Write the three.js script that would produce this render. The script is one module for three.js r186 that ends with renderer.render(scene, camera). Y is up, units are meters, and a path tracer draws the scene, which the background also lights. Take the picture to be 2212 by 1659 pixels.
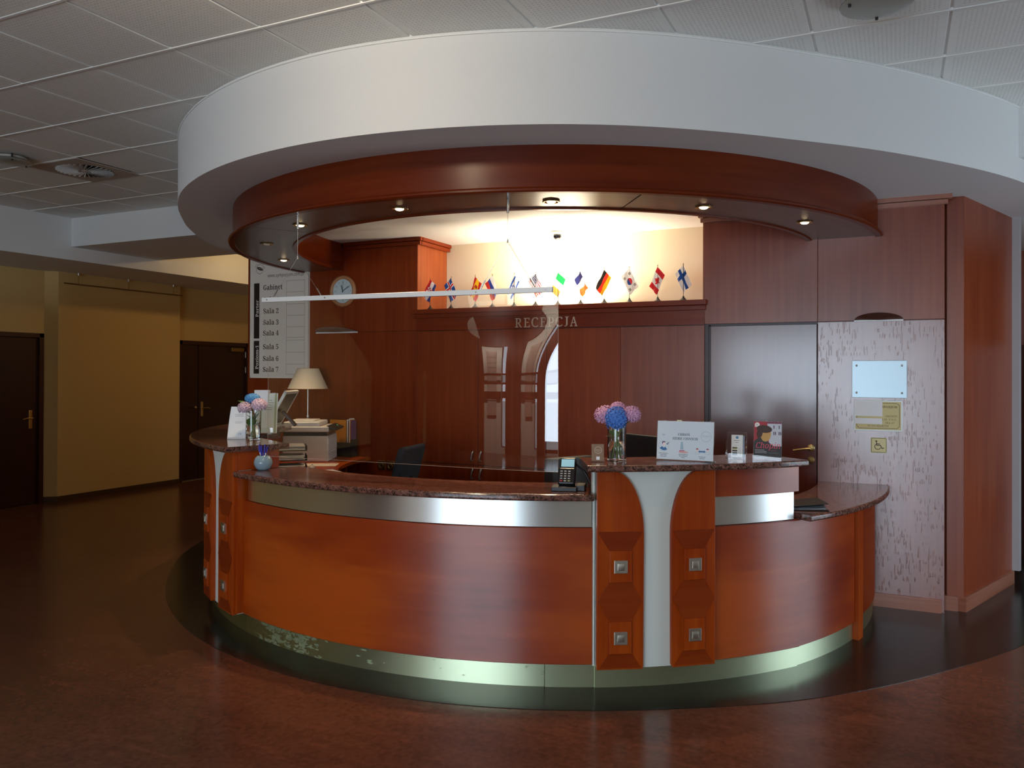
import * as THREE from 'three';
import { RoundedBoxGeometry } from 'three/addons/geometries/RoundedBoxGeometry.js';
import { TextGeometry } from 'three/addons/geometries/TextGeometry.js';
import { FontLoader } from 'three/addons/loaders/FontLoader.js';
import { mergeGeometries, toCreasedNormals } from 'three/addons/utils/BufferGeometryUtils.js';
import { RectAreaLightUniformsLib } from 'three/addons/lights/RectAreaLightUniformsLib.js';

RectAreaLightUniformsLib.init();
const scene = new THREE.Scene();
const renderer = new THREE.WebGLRenderer();
renderer.toneMapping = THREE.LinearToneMapping;
renderer.toneMappingExposure = 0.74;
renderer.shadowMap.enabled = true;

// ---------- camera ----------
const DEG = Math.PI / 180;
const camera = new THREE.PerspectiveCamera(2 * Math.atan(829.5 / 1737.95) / DEG, 2212 / 1659, 0.05, 80);
camera.position.set(0, 1.6, 0);
camera.rotation.set(0.330 * DEG, 25.630 * DEG, 0.2094 * DEG, 'YXZ');
camera.setViewOffset(2212, 1659, 0, 35.25, 2212, 1659);

// ---------- daylight: overcast sky outside, and the two glazed fronts ----------
scene.background = new THREE.Color().setRGB(4.2, 4.8, 5.4);
function daylight(name, w, h, x, y, z, turn, power) {
  const l = new THREE.RectAreaLight(new THREE.Color().setRGB(0.80, 0.96, 1.14), power, w, h);
  l.name = name; l.position.set(x, y, z); l.rotation.y = turn; scene.add(l);
}
daylight('window_daylight', 4.4, 2.1, -1.45, 1.35, 6.85, 0, 12);
daylight('side_window_daylight', 1.7, 2.3, 3.2, 1.3, -5.3, Math.PI / 2, 3.2);

// ---------- helpers ----------
let seed = 7;
const rnd = () => { seed = (seed * 1664525 + 1013904223) >>> 0; return seed / 4294967296; };
const taken = {};
function numbered(n) { const k = taken[n] = (taken[n] ?? -1) + 1; return k ? n + '_' + String(k).padStart(3, '0') : n; }
function tag(o, label, category, group) { o.userData.label = label; o.userData.category = category; if (group) o.userData.group = group; return o; }
function thing(name, label, category, [x, y, z] = [0, 0, 0], turn = 0, group) {
  const o = new THREE.Group(); o.name = numbered(name); o.position.set(x, y, z); o.rotation.y = turn; scene.add(o);
  return tag(o, label, category, group);
}
function structure(name, geo, mat, label, category = 'wall') {
  const o = geo ? new THREE.Mesh(geo, mat) : new THREE.Group(); o.name = numbered(name); scene.add(o);
  o.userData = { kind: 'structure', label, category }; return o;
}
function part(parent, name, geo, mat, label) {
  const o = new THREE.Mesh(geo, mat); o.name = name; parent.add(o); if (label) o.userData.label = label; return o;
}
// the same, for a shape given in room coordinates
function partW(parent, name, geo, mat, label) {
  let p = parent, off = new THREE.Vector3(); while (p && p !== scene) { off.add(p.position); p = p.parent; }
  geo.translate(-off.x, -off.y, -off.z); return part(parent, name, geo, mat, label);
}
function metricUV(g, swap = false) {
  if (g.index) g = g.toNonIndexed();
  const p = g.attributes.position, n = g.attributes.normal, uv = new Float32Array(p.count * 2);
  for (let i = 0; i < p.count; i += 3) {
    let nx = 0, ny = 0, nz = 0;
    for (let k = 0; k < 3; k++) { nx += Math.abs(n.getX(i + k)); ny += Math.abs(n.getY(i + k)); nz += Math.abs(n.getZ(i + k)); }
    for (let k = 0; k < 3; k++) {
      const x = p.getX(i + k), y = p.getY(i + k), z = p.getZ(i + k);
      let a, b; if (ny > nx && ny > nz) { a = x; b = z; } else if (nx > nz) { a = z; b = y; } else { a = x; b = y; }
      uv[(i + k) * 2] = swap ? b : a; uv[(i + k) * 2 + 1] = swap ? a : b;
    }
  }
  g.setAttribute('uv', new THREE.BufferAttribute(uv, 2)); return g;
}
// box from corner to corner in room coordinates
function bx(x0, x1, y0, y1, z0, z1, swap = false, round = 0) {
  const w = x1 - x0, h = y1 - y0, d = z1 - z0;
  const g = round ? new RoundedBoxGeometry(w, h, d, 2, Math.min(round, w / 2.1, h / 2.1, d / 2.1)) : new THREE.BoxGeometry(w, h, d);
  g.translate((x0 + x1) / 2, (y0 + y1) / 2, (z0 + z1) / 2); return metricUV(g, swap);
}
const merge = (list) => mergeGeometries(list.map((g) => { const q = g.index ? g.toNonIndexed() : g; for (const k of Object.keys(q.attributes)) if (!['position', 'normal', 'uv'].includes(k)) q.deleteAttribute(k); return q; }));
const lathe = (pts, n = 32) => new THREE.LatheGeometry(pts.map(([r, y]) => new THREE.Vector2(r, y)), n);
function rod(a, b, r, n = 8) {
  const A = new THREE.Vector3(...a), B = new THREE.Vector3(...b), L = A.distanceTo(B);
  const g = new THREE.CylinderGeometry(r, r, L, n); g.translate(0, L / 2, 0);
  g.applyQuaternion(new THREE.Quaternion().setFromUnitVectors(new THREE.Vector3(0, 1, 0), B.clone().sub(A).normalize())); g.translate(...a); return g;
}
const tube = (pts, r, n = 24, m = 8) => new THREE.TubeGeometry(new THREE.CatmullRomCurve3(pts.map((p) => new THREE.Vector3(...p))), n, r, m);

// the round reception: centre of all its arcs, angles from +z towards +x in degrees
const CX = -2.63, CZ = -6.2;
const onArc = (r, deg, y = 0) => [CX + r * Math.sin(deg * DEG), y, CZ + r * Math.cos(deg * DEG)];
// a profile of [r, y] points (anticlockwise) swept round the centre
function sweep(profile, t0, t1, { n, swap = false, off = () => 0 } = {}) {
  n = n ?? Math.max(2, Math.ceil((t1 - t0) / 1.5));
  const P = [], N = [], U = [], put = (r, y, t, nr, ny, nt, u, v) => {
    const s = Math.sin(t), c = Math.cos(t), R = r + off(t / DEG);
    P.push(CX + R * s, y, CZ + R * c); N.push(nr * s + nt * c, ny, nr * c - nt * s); if (swap) U.push(v, u); else U.push(u, v);
  };
  const R0 = profile[0][0]; let len = 0;
  profile.forEach(([r, y], i) => {
    const [r2, y2] = profile[(i + 1) % profile.length], l = Math.hypot(r2 - r, y2 - y), nr = (y2 - y) / l, ny = -(r2 - r) / l;
    const vert = Math.abs(y2 - y) > Math.abs(r2 - r), v0 = vert ? y : len, v1 = vert ? y2 : len + l; len += l;
    for (let j = 0; j < n; j++) {
      const a = (t0 + (t1 - t0) * j / n) * DEG, b = (t0 + (t1 - t0) * (j + 1) / n) * DEG;
      const q = [[r, y, a, v0], [r, y, b, v0], [r2, y2, b, v1], [r2, y2, a, v1]];
      for (const k of [0, 1, 2, 0, 2, 3]) put(q[k][0], q[k][1], q[k][2], nr, ny, 0, q[k][2] * R0, q[k][3]);
    }
  });
  const tri = THREE.ShapeUtils.triangulateShape(profile.map(([r, y]) => new THREE.Vector2(r, y)), []);
  for (const [t, s] of [[t0 * DEG, -1], [t1 * DEG, 1]]) for (const f of tri) for (const k of s < 0 ? [f[0], f[1], f[2]] : [f[0], f[2], f[1]]) put(profile[k][0], profile[k][1], t, 0, 0, s, profile[k][0], profile[k][1]);
  const g = new THREE.BufferGeometry();
  g.setAttribute('position', new THREE.Float32BufferAttribute(P, 3)); g.setAttribute('normal', new THREE.Float32BufferAttribute(N, 3)); g.setAttribute('uv', new THREE.Float32BufferAttribute(U, 2));
  return g;
}
const rect = (r0, r1, y0, y1, b = 0) => b ? [[r0, y0], [r1 - b, y0], [r1, y0 + b], [r1, y1 - b], [r1 - b, y1], [r0, y1]] : [[r0, y0], [r1, y0], [r1, y1], [r0, y1]];
function bull(r0, r1, y0, y1) { // stone slab with rounded front edge
  const b = (y1 - y0) * 0.32, p = [[r0, y0]];
  for (let k = 0; k <= 4; k++) { const a = -Math.PI / 2 + k * Math.PI / 8; p.push([r1 - b + b * Math.cos(a), y0 + b + b * Math.sin(a)]); }
  for (let k = 0; k <= 4; k++) { const a = k * Math.PI / 8; p.push([r1 - b + b * Math.cos(a), y1 - b + b * Math.sin(a)]); }
  p.push([r0, y1]); return p;
}
// a flat outline in (degrees, y) given thickness and bent on to the round
function bent(outline, r, depth, { swap = false, bevel = 0 } = {}) {
  const s = new THREE.Shape(outline.map(([d, y]) => new THREE.Vector2(d * DEG * r, y)));
  let g = new THREE.ExtrudeGeometry(s, { depth, bevelEnabled: bevel > 0, bevelSize: bevel, bevelOffset: -bevel, bevelThickness: bevel, bevelSegments: 2, curveSegments: 4 });
  const p = g.attributes.position, uv = new Float32Array(p.count * 2);
  for (let i = 0; i < p.count; i++) {
    const x = p.getX(i), y = p.getY(i), z = p.getZ(i), t = x / r; uv[2 * i] = swap ? y : x; uv[2 * i + 1] = swap ? x : y;
    p.setXYZ(i, CX + (r + z) * Math.sin(t), y, CZ + (r + z) * Math.cos(t));
  }
  g.setAttribute('uv', new THREE.BufferAttribute(uv, 2)); g.computeVertexNormals(); return toCreasedNormals(g, 0.4);
}

// ---------- procedural textures ----------
const enc = (v) => Math.max(0, Math.min(255, Math.round(255 * (v <= 0.0031308 ? 12.92 * v : 1.055 * Math.pow(v, 1 / 2.4) - 0.055))));
const hash = (x, y, s) => { let h = (x * 374761393 + y * 668265263 + s * 1442695041) | 0; h = Math.imul(h ^ (h >>> 13), 1274126177); return ((h ^ (h >>> 16)) >>> 0) / 4294967296; };
function vnoise(x, y, px, py, s) { // repeats every px, py
  const xi = Math.floor(x), yi = Math.floor(y), fx = x - xi, fy = y - yi, u = fx * fx * (3 - 2 * fx), v = fy * fy * (3 - 2 * fy), w = (a, p) => ((a % p) + p) % p;
  const a = hash(w(xi, px), w(yi, py), s), b = hash(w(xi + 1, px), w(yi, py), s), c = hash(w(xi, px), w(yi + 1, py), s), d = hash(w(xi + 1, px), w(yi + 1, py), s);
  return a + (b - a) * u + (c - a) * v + (a - b - c + d) * u * v;
}
function fbm(x, y, px, py, s, o = 4) { let v = 0, a = 0.5, t = 0; for (let k = 0; k < o; k++) { v += a * vnoise(x, y, px, py, s + k); t += a; a /= 2; x *= 2; y *= 2; px *= 2; py *= 2; } return v / t; }
function data(w, h, f, srgb, sizeU, sizeV) { // f(u, v) gives linear rgb or one number; sizeU, sizeV are metres covered
  const d = new Uint8Array(w * h * 4);
  for (let j = 0; j < h; j++) for (let i = 0; i < w; i++) {
    let c = f((i + 0.5) / w, (j + 0.5) / h); if (typeof c === 'number') c = [c, c, c];
    for (let k = 0; k < 3; k++) d[(j * w + i) * 4 + k] = srgb ? enc(c[k]) : Math.max(0, Math.min(255, Math.round(255 * c[k])));
    d[(j * w + i) * 4 + 3] = 255;
  }
  const t = new THREE.DataTexture(d, w, h); t.magFilter = THREE.LinearFilter; t.minFilter = THREE.LinearFilter; t.wrapS = t.wrapT = THREE.RepeatWrapping;
  if (srgb) t.colorSpace = THREE.SRGBColorSpace; t.repeat.set(1 / sizeU, 1 / sizeV); t.needsUpdate = true; return t;
}
const woodTone = (figure, fine) => data(512, 512, (u, v) => {
  const broad = fbm(u * 6, v * 3, 6, 3, 11), streak = fbm(u * 48, v * 3, 48, 3, 23, 3), pore = fbm(u * 160, v * 10, 160, 10, 37, 2);
  const t = 0.80 + figure * (broad - 0.5) + fine * (streak - 0.5) + 0.22 * fine * (pore - 0.5);
  return [Math.min(1, t), Math.min(1, t * t * 1.12), Math.min(1, t * t * t * 1.25)];
}, true, 1.3, 2.1);
const woodFigured = woodTone(0.95, 0.16), woodPlain = woodTone(0.30, 0.28);
const granite = data(256, 256, (u, v) => {
  const a = fbm(u * 28, v * 28, 28, 28, 5, 3), b = fbm(u * 70, v * 70, 70, 70, 9, 2), c = fbm(u * 10, v * 10, 10, 10, 3, 2);
  let k = 0.55 + 0.9 * (a - 0.5) + 0.5 * (c - 0.5); if (b > 0.66) k *= 0.25; if (b < 0.30) k *= 1.5;
  return [Math.min(1, k), Math.min(1, k * 0.93), Math.min(1, k * 0.9)];
}, true, 0.35, 0.35);
const marble = data(1024, 1024, (u, v) => {
  const w = fbm(u * 5, v * 5, 5, 5, 51, 3), a = fbm(u * 14 + 2 * w, v * 60, 14, 60, 61, 4), b = fbm(u * 6, v * 9, 6, 9, 71, 4), c = fbm(u * 130, v * 130, 130, 130, 81, 2);
  const t = 0.74 + 0.22 * (a - 0.5) + 0.28 * (b - 0.5) + 0.35 * (c - 0.5), red = Math.max(0, a - 0.66) * 0.8;
  return [Math.min(1, t + red), Math.min(1, t * 0.97 + red * 0.35), Math.min(1, t * 0.95 + red * 0.15)];
}, true, 2.4, 2.4);
const tilePores = data(512, 512, (u, v) => {
  const gx = u * 30, gy = v * 30, d = Math.hypot(gx - Math.floor(gx) - 0.5, gy - Math.floor(gy) - 0.5), edge = Math.min(u, v, 1 - u, 1 - v) > 0.06;
  const hole = edge && d < 0.2 ? 0.74 : 1; return hole * (0.97 + 0.06 * (fbm(u * 40, v * 40, 40, 40, 91, 2) - 0.5));
}, true, 0.6, 0.6);
const cracks = data(512, 1024, (u, v) => {
  const n = vnoise(u * 170, v * 46, 170, 46, 131) * 0.8 + 0.2 * vnoise(u * 300, v * 80, 300, 80, 133), m = fbm(u * 5, v * 6, 5, 6, 141, 3), k = Math.max(0, Math.min(1, (n - 0.72) * 9)) * Math.max(0, Math.min(1, (m - 0.40) * 6));
  return 0.3 + 0.7 * k;
}, false, 0.8, 1.9);
const brushed = data(256, 256, (u, v) => 0.42 + 0.16 * (fbm(u * 3, v * 120, 3, 120, 151, 2) - 0.5), false, 0.6, 0.6);
const scuff = data(128, 1024, (v, u) => { // worn and scratched patches on one stretch of the foot plate
  const a = fbm(u * 60, v * 10, 60, 10, 161, 3), b = fbm(u * 9, v * 2, 9, 2, 171, 2), c = fbm(u * 200, v * 14, 200, 14, 181, 2);
  const d = Math.abs(u - 0.77) / 0.17, here = Math.max(0, 1 - d * d), e = fbm(u * 30, v * 3, 30, 3, 201, 3), worn = a + 0.5 * e + 0.3 * b + 0.45 * here + 0.2 * v > 1.36 && c > 0.34;
  return 0.40 + (worn ? 0.5 : 0) + 0.06 * (c - 0.5);
}, false, 0.128, 2.4);
const plasterBump = data(256, 256, (u, v) => fbm(u * 60, v * 60, 60, 60, 191, 3), false, 0.8, 0.8);

// ---------- materials (linear colours) ----------
const rgb = (r, g, b) => new THREE.Color().setRGB(r, g, b);
const M = (o) => new THREE.MeshPhysicalMaterial(o);
const std = (r, g, b, rough = 0.6, extra = {}) => M({ color: rgb(r, g, b), roughness: rough, ...extra });
const mat = {
  deskWood: std(0.42, 0.066, 0.004, 0.37, { map: woodFigured, ior: 1.7, anisotropy: 0.85 }),
  trimWood: std(0.41, 0.068, 0.005, 0.32, { map: woodPlain, specularIntensity: 0.5 }),
  darkVeneer: std(0.26, 0.036, 0.004, 0.32, { map: woodPlain, specularIntensity: 0.5 }),
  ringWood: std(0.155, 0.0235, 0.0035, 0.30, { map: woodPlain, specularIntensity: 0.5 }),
  wallWood: std(0.27, 0.044, 0.007, 0.34, { map: woodPlain, specularIntensity: 0.6 }),
  hallWood: std(0.30, 0.062, 0.018, 0.36, { map: woodPlain, specularIntensity: 0.8, clearcoat: 0.2, clearcoatRoughness: 0.2 }),
  ringUnder: std(0.17, 0.115, 0.085, 0.28, { map: woodPlain }),
  boxWood: std(0.42, 0.10, 0.020, 0.42, { map: woodPlain }),
  doorWood: std(0.13, 0.022, 0.008, 0.30, { map: woodPlain, clearcoat: 0.6, clearcoatRoughness: 0.15 }),
  crackedWood: std(0.24, 0.050, 0.020, 0.34, { map: woodPlain, ior: 1.7, clearcoat: 1, clearcoatRoughness: 0.26, bumpMap: cracks, bumpScale: 0.0038 }),
  wine: std(0.030, 0.006, 0.005, 0.4),
  wineFrame: std(0.040, 0.008, 0.006, 0.4),
  granite: std(0.235, 0.108, 0.082, 0.13, { map: granite }),
  steel: std(0.74, 0.76, 0.74, 0.34, { metalness: 1, roughnessMap: null, anisotropy: 0.85 }),
  foot: std(0.60, 0.68, 0.46, 0.40, { metalness: 1, anisotropy: 0.75 }),
  footWorn: std(0.60, 0.68, 0.46, 1.0, { metalness: 1, roughnessMap: scuff, anisotropy: 0.75 }),
  cream: std(0.66, 0.69, 0.64, 0.42),
  creamBack: std(0.50, 0.52, 0.48, 0.5),
  white: std(0.71, 0.72, 0.72, 0.75, { bumpMap: plasterBump, bumpScale: 0.0006 }),
  tile: std(0.84, 0.85, 0.82, 0.9, { map: tilePores }),
  rail: std(0.82, 0.83, 0.81, 0.6),
  ochre: std(0.64, 0.45, 0.18, 0.8, { bumpMap: plasterBump, bumpScale: 0.0008 }),
  niche: std(0.82, 0.74, 0.55, 0.8),
  frontWall: std(0.66, 0.60, 0.48, 0.8),
  stone: std(0.46, 0.36, 0.27, 0.85),
  frameWood: std(0.085, 0.030, 0.014, 0.45),
  floor: std(0.185, 0.070, 0.041, 0.20, { map: marble }),
  floorDark: std(0.024, 0.022, 0.018, 0.20, { map: marble }),
  skirting: std(0.07, 0.035, 0.015, 0.5),
  pinkSheenBoard: std(0.42, 0.16, 0.10, 0.35, { map: woodPlain, clearcoat: 0.4 }),  // pink tone holds the daylight sheen of the skirting
  black: std(0.012, 0.012, 0.014, 0.45),
  blackGloss: std(0.010, 0.010, 0.012, 0.18),
  fabric: std(0.020, 0.024, 0.032, 0.9),
  chrome: std(0.75, 0.75, 0.75, 0.18, { metalness: 1 }),
  brass: std(0.62, 0.45, 0.20, 0.3, { metalness: 1 }),
  dullBrass: std(0.30, 0.20, 0.08, 0.45, { metalness: 1 }),
  nickel: std(0.58, 0.56, 0.50, 0.35, { metalness: 1 }),
  aluminium: std(0.80, 0.82, 0.82, 0.5, { metalness: 0.2 }),
  paper: std(0.86, 0.86, 0.87, 0.8),
  offWhite: std(0.66, 0.62, 0.56, 0.5),
  navy: std(0.012, 0.014, 0.035, 0.3),
  shade: std(0.80, 0.70, 0.52, 0.9, { transmission: 0.35, side: THREE.DoubleSide }),
  acrylic: M({ color: rgb(0.97, 0.98, 0.98), roughness: 0.0, transmission: 1, thickness: 0, ior: 1.8 }),
  clear: M({ color: rgb(0.98, 0.99, 0.99), roughness: 0.02, transmission: 1, thickness: 0, ior: 1.5 }),
  vaseGlass: M({ color: rgb(0.96, 0.985, 0.975), roughness: 0.0, transmission: 1, thickness: 0.004, ior: 1.5 }),
  water: M({ color: rgb(0.97, 1, 0.98), roughness: 0.0, transmission: 1, thickness: 0.05, ior: 1.33 }),
  pane: M({ color: rgb(0.96, 0.98, 0.98), roughness: 0.0, transmission: 1, thickness: 0, ior: 1.5 }),
  leaf: std(0.09, 0.22, 0.045, 0.5, { side: THREE.DoubleSide }),
  stem: std(0.20, 0.30, 0.07, 0.5),
  pink: std(0.62, 0.34, 0.53, 0.7, { side: THREE.DoubleSide }),
  paleLilac: std(0.66, 0.50, 0.62, 0.7, { side: THREE.DoubleSide }),
  blue: std(0.075, 0.22, 0.66, 0.7, { side: THREE.DoubleSide }),
  skyBlue: std(0.10, 0.33, 0.66, 0.7, { side: THREE.DoubleSide }),
  pot: std(0.24, 0.35, 0.42, 0.12),
  penBlue: std(0.03, 0.03, 0.36, 0.35),
  orange: std(0.70, 0.26, 0.02, 0.6),
};

// ================= THE SETTING =================
const H = 3.26, SOFFIT = 2.8, WZ = -6.1;
// --- floor: red-brown linoleum, with a dark inlay that follows the desk ---
const floor = structure('floor', bx(-9.7, 3.7, -0.2, 0, -11, 7.4), mat.floor, 'glossy marbled red-brown linoleum floor', 'floor');
const lerpTable = (tab) => (t) => { let i = 0; while (i < tab.length - 2 && t > tab[i + 1][0]) i++; const [a, va] = tab[i], [b, vb] = tab[i + 1]; return va + (vb - va) * Math.max(-0.5, Math.min(1.5, (t - a) / (b - a))); };
const smoothTable = (tab) => { const f = lerpTable(tab); return (t) => { let s = 0; for (let k = -4; k <= 4; k++) s += f(Math.max(tab[0][0], Math.min(tab[tab.length - 1][0], t + k))); return s / 9; }; };
const ringR = smoothTable([[-95, 3.56], [-84, 3.40], [-60, 3.05], [-49, 2.96], [-35, 2.90], [-14, 2.887], [22, 2.908], [36, 2.928], [46, 2.985], [54, 3.03], [63, 3.10], [70, 3.178], [88, 3.50]]);
{
  const pts = []; for (let t = -93; t <= 86; t += 1) { const [x, , z] = onArc(ringR(t), t); pts.push(new THREE.Vector2(x, -z)); }
  pts.push(new THREE.Vector2(1.75, 7.4), new THREE.Vector2(2.2, 8.4), new THREE.Vector2(0.7, 8.4), new THREE.Vector2(-0.2, 6.3), new THREE.Vector2(-5.7, 6.3));
  const g = new THREE.ExtrudeGeometry(new THREE.Shape(pts), { depth: 0.003, bevelEnabled: false }); g.rotateX(-Math.PI / 2);
  part(floor, 'dark_inlay', metricUV(g), mat.floorDark, 'dark green-black linoleum band following the desk').position.y = -0.0005;
}
// --- ceiling: metal rails, perforated tiles ---
const GX = 0.218, GZ = -2.975;
const ceiling = structure('ceiling', bx(-9.7, 3.7, H + 0.03, H + 0.2, -11, 7.4), mat.white, 'suspended ceiling of perforated grey-white tiles', 'ceiling');
{
  const tileG = metricUV(new RoundedBoxGeometry(0.586, 0.016, 0.586, 1, 0.003)); tileG.computeVertexNormals();
  const uv = tileG.attributes.uv; for (let i = 0; i < uv.count; i++) uv.setXY(i, uv.getX(i) + 0.3, uv.getY(i) + 0.3);
  const tones = [[0.84, 0.85, 0.82], [0.82, 0.83, 0.80], [0.86, 0.87, 0.835]].map((c) => { const m = mat.tile.clone(); m.color = rgb(...c); return m; });
  let k = 0;
  for (let i = -14; i <= 4; i++) for (let j = -5; j <= 5; j++) {
    const x = GX + 0.6 * i + 0.3, z = GZ - 0.6 * j + 0.3; if (x < -8.15 || z < -5.85 || (i === -11 && j === 3)) continue;
    const t = part(ceiling, 'ceiling_tile', tileG, tones[k++ % 3]); t.position.set(x, H + 0.014, z); t.rotation.y = (k % 2) * Math.PI; t.rotation.x = (rnd() - 0.5) * 0.006;
  }
  for (let i = -14; i <= 5; i++) { const x = GX + 0.6 * i; if (x > -8.15) part(ceiling, 'ceiling_rail', bx(x - 0.007, x + 0.007, H + 0.014, H + 0.03, -5.84, 0.35), mat.rail); }
  for (let j = -6; j <= 4; j++) { const z = GZ - 0.6 * j; part(ceiling, 'ceiling_rail', bx(-8.15, 3.5, H + 0.002, H + 0.03, z - 0.007, z + 0.007), mat.rail); }
  part(ceiling, 'plain_ceiling', bx(-8.15, 3.5, H, H + 0.02, 0.36, 7.2), mat.tile);
}
// --- white round canopy hung below the ceiling ---
const fasR = smoothTable([[-94, 3.56], [-89, 3.45], [-81, 3.30], [-69, 3.08], [-56, 2.925], [-45, 2.875], [-30, 2.86], [0, 2.868], [24, 2.85], [40, 2.825], [50, 2.835], [59, 2.912], [67, 3.0], [75, 3.13], [85, 3.34], [88, 3.42]]);
{
  const pts = []; for (let t = -94; t <= 86; t += 1) { const [x, , z] = onArc(fasR(t), t); pts.push(new THREE.Vector2(x, -z)); }
  pts.push(new THREE.Vector2(1.55, 7.36), new THREE.Vector2(2.1, 8.3), new THREE.Vector2(2.1, 9.2), new THREE.Vector2(-0.2, 9.2), new THREE.Vector2(-0.2, 6.8), new THREE.Vector2(-6.2, 6.8));
  let g = new THREE.ExtrudeGeometry(new THREE.Shape(pts), { depth: H - SOFFIT + 0.02, bevelEnabled: false }); g.rotateX(-Math.PI / 2); g.translate(0, SOFFIT, 0);
  const can = structure('ceiling_canopy', toCreasedNormals(metricUV(g), 0.5), mat.white, 'white curved plaster canopy above the reception desk', 'canopy');
  const edge = []; for (let t = -60; t <= 84; t += 2) edge.push(onArc(fasR(t) + 0.002, t, H - 0.006));
  part(can, 'edge_bead', tube(edge, 0.005, 220, 6), mat.rail);
}
// --- lower ceilings round the hall ---
structure('ceiling_bulkhead', bx(-8.15, -6.0, 2.955, 3.28, -7.0, -5.84), mat.white, 'white dropped ceiling beam beside the round canopy, left of it', 'beam');
structure('ceiling_bulkhead', bx(-9.7, -8.15, 2.81, 3.28, -11, 7.4), mat.white, 'white dropped ceiling along the ochre side wall', 'beam');
structure('ceiling_bulkhead', bx(0.66, 3.7, 2.945, 3.28, -8, -5.85), mat.white, 'white dropped ceiling beam beside the round canopy above the slanted wooden wall', 'beam');
// --- left side: ochre wall with two dark doors ---
const WL = -9.34;
const wallLeft = structure('wall_left', merge([
  bx(-9.7, WL, 0, 2.9, -5.42, 7.4), bx(-9.7, WL, 2.05, 2.9, -6.33, -5.42), bx(-9.7, WL, 0, 2.9, -8.39, -6.33), bx(-9.7, WL, 2.045, 2.9, -9.75, -8.39), bx(-9.7, WL, 0, 2.9, -11, -9.75), bx(-9.7, WL - 0.12, 0, 2.1, -9.8, -5.4)]), mat.ochre, 'ochre side wall with two dark doors');
{
  const s = new THREE.Shape([[-9.35, 6.335], [-9.22, 6.44], [-9.22, 8.28], [-9.35, 8.28]].map(([x, y]) => new THREE.Vector2(x, y)));
  const g = new THREE.ExtrudeGeometry(s, { depth: 2.81, bevelEnabled: false }); g.rotateX(-Math.PI / 2);
  part(wallLeft, 'wall_projection', metricUV(g), mat.ochre);
  const b = new THREE.ExtrudeGeometry(new THREE.Shape([[-9.36, 6.325], [-9.208, 6.43], [-9.208, 8.285], [-9.36, 8.285]].map(([x, y]) => new THREE.Vector2(x, y))), { depth: 0.07, bevelEnabled: false }); b.rotateX(-Math.PI / 2);
  const bl = structure('baseboard_left', metricUV(b), mat.skirting, 'dark brown skirting along the ochre wall', 'skirting');
  part(bl, 'skirting_strip', bx(WL - 0.005, WL + 0.012, 0, 0.07, -11, -9.75), mat.skirting);
  part(bl, 'skirting_strip', bx(WL - 0.005, WL + 0.012, 0, 0.07, -5.42, 7.0), mat.skirting);
}
function leverX(parent, x, y, z, dir, m) { // lever on a long plate, on a door that faces +x
  const p = partW(parent, 'handle_plate', bx(x, x + 0.008, y - 0.115, y + 0.105, z - 0.021, z + 0.021, false, 0.006), m);
  const g = merge([rod([x, y + 0.01, z], [x + 0.05, y + 0.01, z], 0.009), tube([[x + 0.05, y + 0.01, z], [x + 0.055, y + 0.014, z + dir * 0.06], [x + 0.05, y + 0.002, z + dir * 0.12]], 0.008)]);
  partW(p, 'lever', g, m);
}
{
  const d1 = structure('door_1', null, null, 'dark wine-red door beside the ochre wall projection', 'door');
  partW(d1, 'door_leaf', bx(WL - 0.06, WL - 0.02, 0.006, 2.0, -6.28, -5.46), mat.wine);
  for (const g of [bx(WL - 0.08, WL + 0.012, 0, 2.05, -6.335, -6.28), bx(WL - 0.08, WL + 0.012, 0, 2.05, -5.46, -5.41), bx(WL - 0.08, WL + 0.012, 2.0, 2.05, -6.335, -5.41)]) partW(d1, 'door_frame', g, mat.wineFrame);
  leverX(d1, WL - 0.02, 1.02, -6.19, 1, mat.brass);
  const d2 = structure('door_2', null, null, 'dark wine-red double door with a door closer', 'door');
  partW(d2, 'door_leaf', bx(WL - 0.06, WL - 0.02, 0.012, 1.99, -9.70, -8.755), mat.wine);
  partW(d2, 'door_leaf', bx(WL - 0.062, WL - 0.024, 0.012, 1.99, -8.745, -8.43), mat.wine);
  for (const g of [bx(WL - 0.08, WL + 0.012, 0, 2.045, -9.755, -9.70), bx(WL - 0.08, WL + 0.012, 0, 2.045, -8.43, -8.385), bx(WL - 0.08, WL + 0.012, 1.99, 2.045, -9.755, -8.385)]) partW(d2, 'door_frame', g, mat.wineFrame);
  leverX(d2, WL - 0.02, 1.04, -8.82, -1, mat.brass);
  partW(d2, 'door_knob', merge([new THREE.SphereGeometry(0.022, 14, 10).translate(WL + 0.02, 1.065, -8.66), rod([WL - 0.02, 1.065, -8.66], [WL + 0.02, 1.065, -8.66], 0.009)]), mat.brass);
  partW(d2, 'door_closer', bx(WL - 0.02, WL + 0.035, 1.905, 1.965, -9.62, -9.36, false, 0.006), mat.dullBrass);
  for (const y of [1.86, 1.62]) partW(d2, 'hinge', rod([WL - 0.012, y - 0.045, -9.70], [WL - 0.012, y + 0.045, -9.70], 0.008), mat.nickel);
  partW(d2, 'threshold', bx(WL - 0.05, WL + 0.01, 0, 0.008, -9.70, -8.43), mat.nickel);
}
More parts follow.
